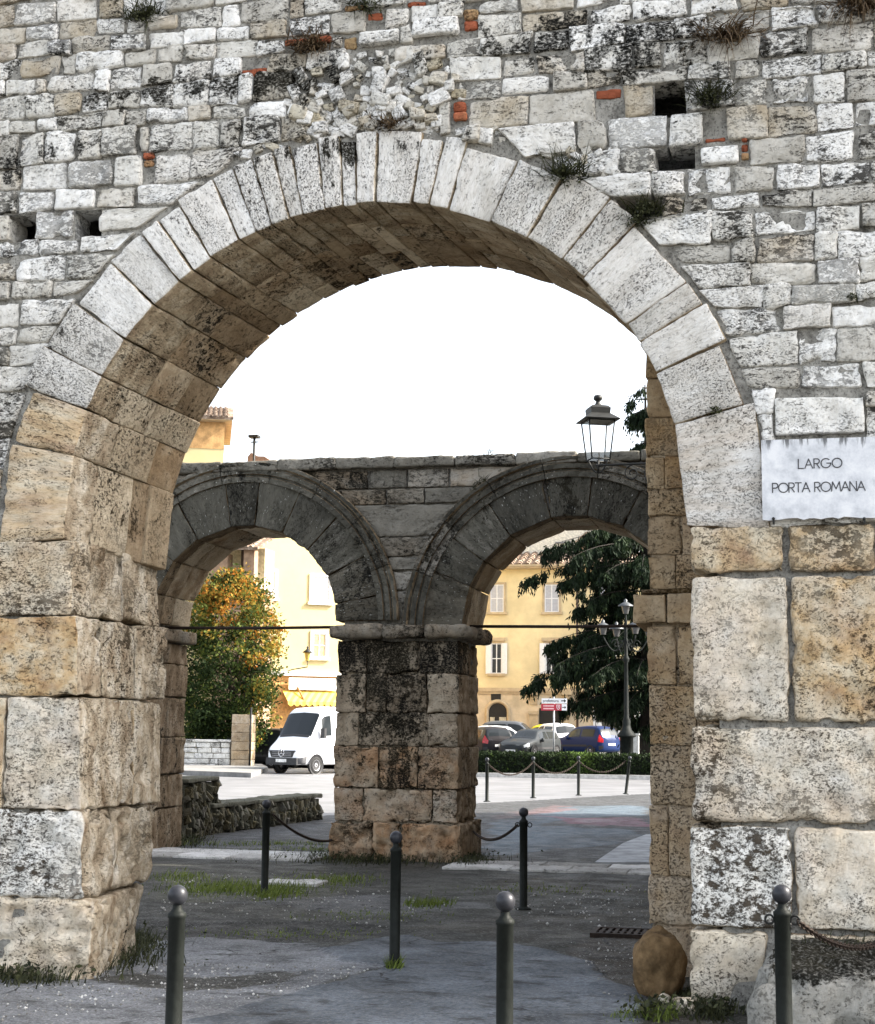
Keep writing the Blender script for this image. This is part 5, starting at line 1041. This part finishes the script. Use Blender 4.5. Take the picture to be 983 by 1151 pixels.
m = MB(); p = gy(291, 517, 84.); m.prism([(-.75, -2.6), (.75, -2.6), (.6, -.0), (.3, .2), (-.1, .22), (-.5, .45), (-.7, .2)], (p[0], 84, p[2]), (1, 0, 0), (0, 0, 1), (0, 1, 0), 3); kb_(m, 'roof_ridge', simple('terracotta_tiles', (.22, .13, .09), .9))
# wall lamp on the cream building
p = G(341, 752); q = G(339, 737); o = thing('wall_lantern', 'small iron lantern on an arm from the sunlit cream building', 'lantern', q); kl2 = Kid(o)
m = MB(); q2 = q+nL*.9; b_ = G(324, 754); m.tube([b_, b_+nL*.5+np.array((0, 0, .05)), q2+np.array((0, 0, -.62)), q2+np.array((0, 0, -.3))], .03, 6); kl2(m, 'bracket', IRON)
m = MB(); m.lathe([(.1, -.3), (.18, .12)], c=tuple(q2), n=6); kl2(m, 'glass_panes', simple('amber_lamp_glass', (.5, .38, .1), .3)); m = MB(); m.lathe([(.26, .12), (.27, .15), (.08, .3), (.05, .34), (.07, .4), (0, .48)], c=tuple(q2), n=10); kl2(m, 'lamp_roof', IRON)
# brick loggia left of it
Yg = 72.; lg = thing('brick_loggia', 'small brick loggia with a tiled roof above the autumn tree', 'loggia', (gy(270, 860, Yg)[0], Yg, 0)); kg_ = Kid(lg)
LB = simple('loggia_brick', (.3, .2, .13), .9, 0, .2, .3, 3, .02, 20)
def bxp(mb, u0, v0, u1, v1, y0, y1): A, B = gy(u0, v1, Yg), gy(u1, v0, Yg); mb.box(A[0], B[0], Yg+y0, Yg+y1, A[2], B[2])
m = MB(); bxp(m, 236, 663, 285, 870, .1, 3.); kg_(m, 'base_wall', LB); m = MB(); bxp(m, 273, 618, 286, 656, 0, .55); kg_(m, 'pillar', LB); m = MB(); bxp(m, 236, 622, 256, 656, 0, .7); kg_(m, 'pillar', LB)
m = MB(); bxp(m, 236, 612, 286, 656, 1.6, 3.); kg_(m, 'back_wall', simple('loggia_back_plaster', (.6, .5, .3), .9)); m = MB(); bxp(m, 266, 614, 273, 656, .5, 1.6); kg_(m, 'opening_shade', simple('loggia_shade_dark', (.06, .035, .02), .9))  # dark box stands in for the shade inside the loggia opening
m = MB(); bxp(m, 234, 657, 290, 661, -.25, 3.); kg_(m, 'ledge', WHT); m = MB(); A = gy(225, 617, Yg); tile_roof(m, np.array([A[0], Yg-.35, A[2]]), (1, 0, 0), (0, 3, 1.), gy(292, 617, Yg)[0]-A[0], 3., .24, .1); kg_(m, 'roof', TILE)
# taller brick tower, top left
Yt = 74.; A = gy(252, 480, Yt); tw_ = thing('brick_tower', 'orange brick tower house with overhanging tiled eave beyond the left end of the double arch', 'tower', (A[0]-2.5, Yt, 0)); kt = Kid(tw_)
OB = simple('orange_tower_brick', (.5, .3, .13), .95, 0, .2, .3, 2.4, .02, 14); zt = gy(252, 474, Yt)[2]  # plain orange brick colour
e_ = np.array([.93, .36, 0]); n2 = np.array([.36, -.93, 0]); P_ = np.array([A[0], Yt, -.1])-e_*6
m = MB(); m.frame(P_, e_, -n2, (0, 0, 1), 6, 6, gy(250, 505, Yt)[2]+.1); kt(m, 'lower_wall', CREAM)
m = MB(); m.frame(P_+np.array((0, 0, gy(250, 505, Yt)[2]+.1))+n2*.02, e_, -n2, (0, 0, 1), 6.02, 6, zt-gy(250, 505, Yt)[2]); kt(m, 'upper_wall', OB)
m = MB(); m.frame(P_-e_*.3+n2*.65+np.array((0, 0, zt+.06)), e_, -n2, (0, 0, 1), 6.7, 7.2, .1); kt(m, 'eave', TRIM)
m = MB(); tile_roof(m, P_-e_*.3+n2*.7+np.array((0, 0, zt+.2)), e_, -n2*3+np.array((0, 0, 1.)), 6.75, 4., .26, .11); kt(m, 'roof', TILE)
# garden wall and gate pillar
m = MB(); A = gd(205, 863); Yw = A[1]; B = gy(258, 861, Yw); zw = gy(235, 831, Yw)[2]; k = 5; zz = np.linspace(-.05, zw-.12, k+1)
for i in range(k):
    x = A[0]-1.5
    while x < B[0]: b = min(x+random.uniform(.35, .7), B[0]); blockr(m, x+.01, b-.01, zz[i]+.008, zz[i+1]-.008, Yw, Yw+.4, seg=.15, r=.03, amp=.015, tone=random.uniform(.5, 1), segy=.3); x = b
blockr(m, A[0]-1.5, B[0]+.04, zw-.11, zw, Yw-.05, Yw+.45, seg=.2, r=.02, amp=.01, tone=.9)
tag(m.build('garden_wall', TRAV, soil=lambda v: -.25+0*v[:, 0]), 'low white block garden wall under the autumn tree', 'garden wall')
m = MB(); A, B = gy(260, 861, Yw), gy(282, 861, Yw); zp = gy(270, 803, Yw)[2]; kk = 6
gpi = thing('gate_pillar', 'ochre stone gate pillar at the right end of the garden wall', 'gate pillar', (A[0], Yw, 0)); kgp = Kid(gpi)
for i in range(kk): blockr(m, A[0], B[0]-.08, zp*i/kk+.005, zp*(i+1)/kk-.005, Yw-.1, Yw+.7, seg=.12, r=.02, amp=.012, tone=random.random(), warm=.6)
kgp(m, 'pillar_blocks', BROWN); m = MB(); m.tube([(B[0]-.02, Yw-.12, 0), (B[0]-.02, Yw-.12, zp+.3)], .05, 8); kgp(m, 'iron_post', IRON)
m = MB(); 
for k in range(3): m.tube([(A[0]-.15-.07*k, Yw+.2, 0), (A[0]-.15-.07*k, Yw+.2, 1.3)], .025, 6)
kgp(m, 'gate_bars', IRON)
# ------------------------------------------------------------------ street lamp in front of the cedar
sl_ = gd(703, 862); YL = 60.9; lp_ = gy(703, 700, YL); sth = thing('street_lamp', 'ornate iron street lamp with a cluster of lanterns in front of the cedar', 'street lamp', (lp_[0], YL, .1)); ks = Kid(sth)
LMP = simple('dark_green_lamp_iron', (.012, .014, .013), .6, .0, .1, .3, 9); X = lp_[0]; zq = lambda v_: gy(703, v_, YL)[2]
m = MB(); m.lathe([(.3, .1), (.3, .25), (.26, .3), (.26, zq(829)), (.36, zq(828)), (.36, zq(826)), (.2, zq(820)), (.14, zq(814))], c=(X, YL, 0), n=8); ks(m, 'plinth', LMP)
m = MB(); m.lathe([(.14, zq(820)), (.16, zq(810)), (.1, zq(806)), (.085, zq(770)), (.075, zq(745)), (.13, zq(742)), (.13, zq(740)), (.075, zq(737)), (.06, zq(715)), (.06, zq(700)), (.03, zq(690))], c=(X, YL, 0), n=12); ks(m, 'post', LMP)
for k in range(5):
    a = 2*PI*k/4+.5; d = np.array([math.cos(a), math.sin(a), 0])*(.95 if k < 4 else 0); b = np.array([X, YL, zq(716)]); tip = np.array([X, YL, zq(714) if k < 4 else zq(690)])+d
    if k < 4:
        m = MB(); m.tube([b+d*t+np.array((0, 0, -.55*math.sin(PI*t))) for t in np.linspace(0, 1, 12)], .028, 6)
        m.tube([b+d*(.45+.2*math.cos(q)*(1-q/9))+np.array((0, 0, -.28+.2*math.sin(q)*(1-q/9))) for q in np.linspace(0, 8, 22)], .02, 5); ar = ks(m, 'arm', LMP)
    m = MB(); c = tuple(tip); m.lathe([(.1, 0), (.17, .3)], c=c, n=6); lg_ = ks(m, 'lamp_head', simple('smoky_lamp_glass', (.06, .06, .06), .3))
    m = MB(); m.lathe([(.3, .3), (.29, .34), (.12, .44), (.06, .47), (.07, .54), (0, .6)], c=c, n=10); sub(m, 'lamp_cap', simple('dull_lamp_cap', (.07, .075, .08), .45, .1), lg_, sth)
# ------------------------------------------------------------------ signs
YSg = 61.3; p = gy(622, 800, YSg); sgn = thing('direction_sign', 'white and red direction signs reading prefettura with arrows on a thin grey pole', 'road sign', (p[0], YSg, .1)); kS = Kid(sgn)
m = MB(); m.tube([(p[0], YSg+.05, .1), (p[0], YSg+.05, gy(622, 783, YSg)[2])], .035, 8); kS(m, 'pole', simple('grey_galvanised_pole', (.3, .31, .32), .4, .5))
def sp2(mb, u0, v0, u1, v1, o=0., th_=.03): A, B = gy(u0, v1, YSg), gy(u1, v0, YSg); mb.box(A[0], B[0], YSg-th_-o, YSg-o, A[2], B[2]); return A, B
SW = simple('white_sign_sheet', (.78, .78, .78), .4, 0, .4, .04); SRD = simple('red_sign_sheet', (.42, .025, .045), .4, 0, .4, .06); SBK = simple('black_sign_print', (.015, .015, .015), .5)
m = MB(); A, B = sp2(m, 608.5, 785, 637, 790.5); wp_ = kS(m, 'white_panel', SW)
m = MB(); sp2(m, 608, 791.2, 631, 798.5); rp_ = kS(m, 'red_panel', SRD); m = MB(); sp2(m, 631.2, 791.2, 636.8, 798.5); ap_ = kS(m, 'arrow_panel', SW)
def text(txt, size, loc, mat, par, root, name, rx=PI/2):
    cu = bpy.data.curves.new(name, 'FONT'); cu.body = txt; cu.size = size; cu.extrude = .004; cu.align_x = 'LEFT'
    to = bpy.data.objects.new('tmp', cu); COL.objects.link(to); dg_ = bpy.context.evaluated_depsgraph_get(); me = bpy.data.meshes.new_from_object(to.evaluated_get(dg_)); bpy.data.objects.remove(to)
    me.transform(Matrix.Translation(Vector(loc)) @ Matrix.Rotation(rx, 4, 'X')); me.materials.clear(); me.materials.append(mat); me.name = name
    o = bpy.data.objects.new(name, me); COL.objects.link(o); o.parent = par; return o
from mathutils import Vector, Matrix
text('prefettura', .155, (A[0]+.05, YSg-.034, A[2]+.055), SBK, wp_, sgn, 'lettering')
def arrow(mb, u, v_, s_=1.): q = gy(u, v_, YSg); mb.prism([(-.1*s_, -.02*s_), (.02*s_, -.02*s_), (.02*s_, -.07*s_), (.1*s_, 0), (.02*s_, .07*s_), (.02*s_, .02*s_), (-.1*s_, .02*s_)], (q[0], YSg-.036, q[2]), (1, 0, 0), (0, 0, 1), (0, 1, 0), .006)
m = MB(); arrow(m, 633.3, 787.7); sub(m, 'arrow', SBK, wp_, sgn); m = MB(); arrow(m, 634, 795, .8); sub(m, 'arrow', SBK, ap_, sgn)
m = MB(); q = gy(627.3, 795, YSg); m.prism([(-.07, .1), (.07, .1), (.07, 0), (.05, -.06), (0, -.1), (-.05, -.06), (-.07, 0)], (q[0], YSg-.036, q[2]), (1, 0, 0), (0, 0, 1), (0, 1, 0), .006); em = sub(m, 'crest', SW, rp_, sgn)
m = MB(); m.prism([(-.05, .08), (.05, .08), (.05, 0), (.03, -.05), (0, -.075), (-.03, -.05), (-.05, 0)], (q[0], YSg-.042, q[2]), (1, 0, 0), (0, 0, 1), (0, 1, 0), .006); m.box(q[0]-.012, q[0]+.012, YSg-.047, YSg-.041, q[2]-.02, q[2]+.06, 1); sub(m, 'crest', [SRD, SW], rp_, sgn)
m = MB(); PKR = simple('pale_red_print', (.75, .45, .45), .5)
for v_ in (793.2, 796.2): a = gy(610.5, v_, YSg); b = gy(622.5, v_, YSg); m.box(a[0], b[0], YSg-.036, YSg-.028, a[2]-.03, a[2]+.02)
sub(m, 'print', PKR, rp_, sgn)
p = gy(733, 793, 62.); rs_ = thing('road_sign', 'round red road sign on a grey pole at the right edge of the right arch', 'road sign', (p[0]+.12, 62, .1)); kR = Kid(rs_)
m = MB(); m.tube([(p[0]+.12, 62.04, .1), (p[0]+.12, 62.04, p[2]+.3)], .03, 8); kR(m, 'pole', simple('dull_grey_pole', (.2, .2, .2), .5)); m = MB(); m.lathe([(0, -.02), (.3, -.02), (.3, .0), (0, .0)], c=(p[0]+.22, 62, p[2]), n=24, axis='y'); ds = kR(m, 'disc', simple('red_sign_disc', (.5, .03, .04), .4)); m = MB(); m.box(p[0]+.02, p[0]+.42, 61.96, 61.975, p[2]-.05, p[2]+.05); sub(m, 'bar', SW, ds, rs_)
m = MB(); A = gy(709, 846, 63.); B = gy(717, 826, 63.); m.box(A[0], B[0], 63, 63.35, .1, B[2]); m.box(A[0]-.03, B[0]+.03, 62.95, 63.4, B[2], B[2]+.06); tag(m.build('utility_cabinet', simple('pale_grey_cabinet', (.42, .42, .4), .6)), 'pale grey utility cabinet between the street lamp and the round road sign', 'cabinet')
# ------------------------------------------------------------------ VEHICLES
CGL = NT('tinted_car_glass'); CGL = CGL.fin((.02, .024, .027), .1, .25); TYRE = simple('black_tyre', (.018, .018, .018), .85); RIMM = simple('alloy_rim', (.4, .4, .42), .35, .6); TRIMB = simple('black_plastic_trim', (.025, .025, .027), .6)
HLG = simple('clear_headlamp', (.65, .68, .7), .12, .2, .6); TLG = simple('red_tail_lamp', (.45, .02, .025), .2, 0, .5); PLATE = simple('white_number_plate', (.7, .7, .68), .5)
def paint(name, col, m_=0.1):
    s = NT(name); s.b.inputs['Coat Weight'].default_value = .05; s.b.inputs['Coat Roughness'].default_value = .08; return s.fin(col, .42, .14, m_)
def car(name, label, cat, loc, head, L, W, st, pnt, group, wheel=.3, wb=(.19, .2), van=False, low=None):
    """st rows: x(0 rear..1 front), z_sill, z_belt, z_top, half_belt, half_top"""
    root = thing(name, label, cat, loc, math.atan2(head[1], head[0]), group); S = np.array(st, float); n = 60
    xs = np.linspace(0, 1, n); A = np.stack([np.interp(xs, S[:, 0], S[:, j]) for j in range(1, 6)], 1)
    for _ in range(2): A[1:-1] = .25*A[:-2]+.5*A[1:-1]+.25*A[2:]
    def sec(x, t, side=1, off=0.):
        zs_, zb, zt, wb_, wt = [np.interp(x, xs, A[:, j]) for j in range(5)]
        ty = [.0, .6, 1.4, 2.2, 3.0, 5.0, 6.0, 8.0]; yy = [.86*wb_, .95*wb_, wb_, wb_, .97*wb_, wt, wt*.86, 0]; zz = [zs_, zs_+.06, zs_+.35*(zb-zs_), zs_+.72*(zb-zs_), zb, zt-.07*min(1, (zt-zb)*3), zt-.015, zt+.02]
        y = np.interp(t, ty, yy); z = np.interp(t, ty, zz); cx_ = min(x, 1-x)*L; k = 1-max(0, .18-cx_)*1.1
        return np.array([(x-.5)*L, side*(y*k+(off if t < 5.2 else 0)), z+(off if t > 4.9 else 0)])
    T = np.array([0, .6, 1.0, 1.4, 1.8, 2.2, 2.6, 3., 3.4, 4., 4.6, 5, 5.5, 6, 7, 8]); m = MB(); V = [sec(x, t, 1) for x in xs for t in T]+[sec(x, t, -1) for x in xs for t in T]; k = len(T); f = []
    for s in (0, 1):
        o_ = s*n*k
        for i in range(n-1):
            for j in range(k-1): q = (o_+i*k+j, o_+(i+1)*k+j, o_+(i+1)*k+j+1, o_+i*k+j+1); f.append(q if s else q[::-1])
    for i in (0, n-1):
        for j in range(k-1): f.append((i*k+j, i*k+j+1, n*k+i*k+j+1, n*k+i*k+j) if i else (i*k+j, n*k+i*k+j, n*k+i*k+j+1, i*k+j+1))
    for i in range(n-1): f.append((i*k, (i+1)*k, n*k+(i+1)*k, n*k+i*k))
    m.add(V, f, smooth=True); body = m.build('body', pnt, root)
    def patch(nm, x0, x1, t0, t1, mat, sides=(1, -1), off=.008, nx=10, nt_=6, par=None, slope=0.):
        m_ = MB()
        for s in sides:
            V = [sec(np.clip(x0+(x1-x0)*i/nx+slope*(j/nt_), 0, 1), t0+(t1-t0)*j/nt_, s, off) for i in range(nx+1) for j in range(nt_+1)]; f = [(i*(nt_+1)+j, (i+1)*(nt_+1)+j, (i+1)*(nt_+1)+j+1, i*(nt_+1)+j+1) for i in range(nx) for j in range(nt_)]
            m_.add(V, f, smooth=True)
        return m_.build(nm, mat, par or root)
    def endcap(nm, front, y0, y1, z0, z1, mat, d=.015):
        x = L/2-.0 if front else -L/2; s = 1 if front else -1; m_ = MB(); m_.box(min(x-.04*s, x+d*s), max(x-.04*s, x+d*s), y0, y1, z0, z1); return m_.build(nm, mat, root)
    def wheels():
        for fx in (-L/2+L*wb[0], L/2-L*wb[1]):
            for s in (-1, 1):
                y = s*(W/2-.1); m_ = MB(); r = wheel
                m_.lathe([(r*.62, -.1), (r*.9, -.105), (r, -.07), (r, .07), (r*.9, .105), (r*.62, .1)], c=(fx, y, r), n=24, axis='y'); wh = m_.build('wheel', TYRE, root)
                m_ = MB(); o = .1*s; m_.lathe([(0, o*.8), (r*.2, o*.95), (r*.25, o*.8), (r*.55, o*.85), (r*.64, o)], c=(fx, y, r), n=24, axis='y'); rr = m_.build('rim', RIMM, wh)
                m_ = MB(); m_.lathe([(0, .0), (r*1.2, .0), (r*1.22, .01)], c=(fx, s*(W/2-.012), r+.02), n=28, axis='y'); m_.build('wheel_arch', TRIMB, root)
    return root, patch, endcap, wheels, sec
def hatch(label, loc, head, pnt, L=3.75, W=1.66, H=1.46, group='parked cars beyond the hedge', name='parked_car'):
    st = [(0, .35, .8, .86, .74, .7), (.02, .25, .86, 1.0, .8, .7), (.07, .22, .9, H-.12, .82, .6), (.16, .2, .92, H-.02, .83, .58), (.35, .2, .92, H, .83, .58), (.5, .2, .91, H-.03, .83, .57), (.56, .2, .9, H-.1, .83, .57), (.71, .2, .88, .97, .82, .72), (.8, .2, .84, .92, .81, .72), (.94, .22, .72, .8, .77, .66), (1, .34, .6, .66, .66, .58)]
    root, patch, endcap, wheels, sec = car(name, label, 'car', loc, head, L, W, st, pnt, group, wheel=.3)
    patch('side_window', .40, .60, 3.25, 4.75, CGL, (1,)); patch('side_window', .40, .60, 3.25, 4.75, CGL, (-1,)); patch('side_window', .14, .37, 3.25, 4.7, CGL, (1,)); patch('side_window', .14, .37, 3.25, 4.7, CGL, (-1,))
    patch('windscreen', .565, .705, 5.6, 8., CGL, nx=8); patch('rear_window', .025, .075, 5.4, 8., CGL, nx=8)
    for s in (1, -1):
        patch('headlight', .9, .975, 2.25, 3.6, HLG, (s,), .01); patch('taillight', .0, .05, 2.3, 4.6, TLG, (s,), .012); p = sec(.6, 3.1, s, .1); m_ = MB(); m_.lathe([(0, -.1), (.07, -.08), (.085, 0), (.07, .08), (0, .1)], c=tuple(p), n=10); m_.build('wing_mirror', pnt, root)
        patch('side_rub_strip', .25, .75, 1.5, 1.8, TRIMB, (s,), .012)
    endcap('grille', True, -.4, .4, .35, .5, TRIMB); endcap('number_plate', True, -.25, .25, .36, .46, PLATE, .02); endcap('number_plate', False, -.25, .25, .55, .66, PLATE, .02); patch('bumper', .95, 1., .7, 1.6, TRIMB, off=.02); patch('bumper', 0., .04, .7, 1.6, TRIMB, off=.02)
    wheels(); return root
def at(u, v_, Y, z=None): p = gy(u, v_, Y); return (p[0], Y, .2+(Y-61.2)*.0165 if z is None else z)
BLUE = paint('dark_blue_car_paint', (.01, .024, .085), .05); DG = paint('dark_grey_car_paint', (.03, .034, .037), .05); WP_ = paint('white_car_paint', (.75, .76, .78)); YP = paint('yellow_car_paint', (.7, .55, .04)); MR = paint('near_black_car_paint', (.022, .02, .022), .05); BK = paint('black_car_paint', (.015, .015, .016)); GR = paint('steel_grey_car_paint', (.12, .13, .145), .4)
hatch('blue hatchback parked behind the hedge by the olive shop door', at(657, 840, 80.), (-.8, .6, 0), BLUE, H=1.52)
hatch('dark grey hatchback facing the hedge in front of the direction sign', at(595, 840, 74), (-.3, -.95, 0), DG, L=3.9, W=1.72, H=1.44)
hatch('white hatchback with a red tail lamp just right of the sign pole', at(619, 838, 84.), (-.6, .8, 0), WP_, H=1.6)
hatch('yellow car whose roof shows behind the white and dark grey cars', at(606, 838, 87.5), (-1, .1, 0), YP, H=1.5)
hatch('white low car between the central pier and the dark grey hatchback', at(569, 838, 81.), (1, .25, 0), WP_, L=3.9, H=1.46)
hatch('steel grey car behind the white low car', at(582, 838, 87.), (1, -.05, 0), GR, L=4.4, H=1.68)
hatch('near black car with a red tail lamp half hidden by the central pier', at(546, 838, 75), (-.5, .86, 0), MR, L=4., H=1.5)
hatch('black car with a red tail lamp parked behind the white van', at(296, 850, 68.5, -.03), (-.95, .4, 0), BK, L=3.9, H=1.75, group='parked cars beyond the hedge')
# white van
vst = [(0, .45, 1.3, 2.35, .93, .84), (.01, .4, 1.35, 2.55, .95, .84), (.1, .35, 1.4, 2.6, .96, .83), (.6, .35, 1.4, 2.6, .96, .83), (.74, .35, 1.38, 2.56, .96, .82), (.775, .35, 1.36, 2.42, .96, .82), (.875, .35, 1.22, 1.45, .95, .84), (.9, .35, 1.16, 1.3, .94, .84), (.98, .36, .86, 1.0, .9, .8), (1, .42, .76, .86, .84, .76)]
VH = np.array([-.42, -.91, 0]); vp = gd(326, 869); VL = 5.6; vh = VH/np.linalg.norm(VH); vloc = (vp[0]-vh[0]*VL/2-.35, vp[1]-vh[1]*VL/2, -.03)
van, patch, endcap, wheels, sec = car('delivery_van', 'white high roof delivery van parked nose outward seen through the left arch', 'van', vloc, VH, VL, 1.95, vst, paint('white_van_paint', (.78, .79, .81)), None, wheel=.34, wb=(.2, .165))
patch('windscreen', .780, .874, 5.05, 8., CGL, nx=8, off=.01); 
for s in (1, -1):
    dr_ = patch('cab_door', .655, .775, 1.2, 4.9, bpy.data.materials['white_van_paint'], (s,), .004); patch('door_window', .675, .77, 3.15, 4.55, CGL, (s,), .012, slope=-.0)
    patch('headlight', .925, .985, 2.6, 4.2, HLG, (s,), .012); patch('side_strip', .12, .62, 1.5, 1.75, TRIMB, (s,), .014); p = sec(.79, 3.2, s, .16); m_ = MB(); m_.box(p[0]-.06, p[0]+.06, p[1]-.1, p[1]+.1, p[2]-.05, p[2]+.34); m_.build('wing_mirror', TRIMB, van)
    patch('taillight', 0., .012, 2.3, 3.6, TLG, (s,), .012)
patch('cowl_strip', .872, .885, 5.6, 8., TRIMB, off=.012); patch('bumper', .93, 1., .05, 1.75, simple('grey_van_bumper', (.1, .1, .105), .6), off=.025)
m_ = MB(); x = VL/2; m_.prism([(-.55, .64), (.55, .64), (.68, .9), (-.68, .9)], (x+.02, 0, 0), (0, 1, 0), (0, 0, 1), (-1, 0, 0), .06); gr_ = m_.build('grille', TRIMB, van)
m_ = MB()
for z in (.69, .76, .83): m_.box(x+.02, x+.028, -.5, .5, z, z+.012)
m_.build('grille_bar', RIMM, gr_)
m_ = MB(); m_.tube([(x+.04, .14*math.cos(t), .8+.14*math.sin(t)) for t in np.linspace(0, 2*PI, 25)], .014, 6)
for k_ in range(3): t = PI/2+2*PI*k_/3; m_.tube([(x+.04, 0, .8), (x+.04, .135*math.cos(t), .8+.135*math.sin(t))], [.02, .008], 6)
m_.build('emblem', simple('chrome_badge', (.75, .75, .76), .15, .9), gr_)
endcap('number_plate', True, -.27, .27, .45, .57, PLATE, .06); endcap('bumper_lip', True, -.8, .8, .35, .62, TRIMB, .04)
m_ = MB(); m_.box(-VL/2-.02, -VL/2+.03, -.85, .85, .5, 2.3); m_.build('rear_door', bpy.data.materials['white_van_paint'], van)
wheels()
EXPO=1.92
# ------------------------------------------------------------------ light, sky, camera
SUN_EL, SUN_AZ = math.radians(36), math.radians(78)                # azimuth from +y towards +x
sd = np.array([math.sin(SUN_AZ)*math.cos(SUN_EL), math.cos(SUN_AZ)*math.cos(SUN_EL), math.sin(SUN_EL)])
L = bpy.data.lights.new('sun', 'SUN'); L.energy = 3.6; L.angle = math.radians(.53); L.color = (1., .93, .82)
lo = bpy.data.objects.new('sun', L); COL.objects.link(lo); lo.location = (20, 10, 40)
from mathutils import Vector, Matrix
lo.rotation_euler = Vector(sd).to_track_quat('Z', 'Y').to_euler()
w = bpy.data.worlds.new('World'); SC.world = w; w.use_nodes = True; nt = w.node_tree
sk = nt.nodes.new('ShaderNodeTexSky'); sk.sky_type = 'NISHITA'; sk.sun_disc = False; sk.sun_elevation = SUN_EL; sk.sun_rotation = SUN_AZ; sk.air_density = 1.; sk.dust_density = 3.5; sk.ozone_density = .6
hs = nt.nodes.new('ShaderNodeHueSaturation'); hs.inputs['Saturation'].default_value = .42
nt.links.new(sk.outputs[0], hs.inputs['Color']); bg = nt.nodes['Background']; nt.links.new(hs.outputs[0], bg.inputs[0]); bg.inputs[1].default_value = .15
cd = bpy.data.cameras.new('camera'); co_ = bpy.data.objects.new('camera', cd); COL.objects.link(co_)
cd.sensor_fit = 'HORIZONTAL'; cd.sensor_width = 36; cd.lens = 36*F/W0; cd.clip_end = 3000; cd.clip_start = .1
M = Matrix.Identity(4)
for i in range(3): M[i][0], M[i][1], M[i][2], M[i][3] = RT[i], UP[i], -FW[i], CAM[i]
co_.matrix_world = M; SC.camera = co_
SC.view_settings.view_transform = 'Standard'; SC.view_settings.look = 'None'; SC.view_settings.gamma = 1; SC.view_settings.exposure = EXPO
SC.cycles.max_bounces = 6
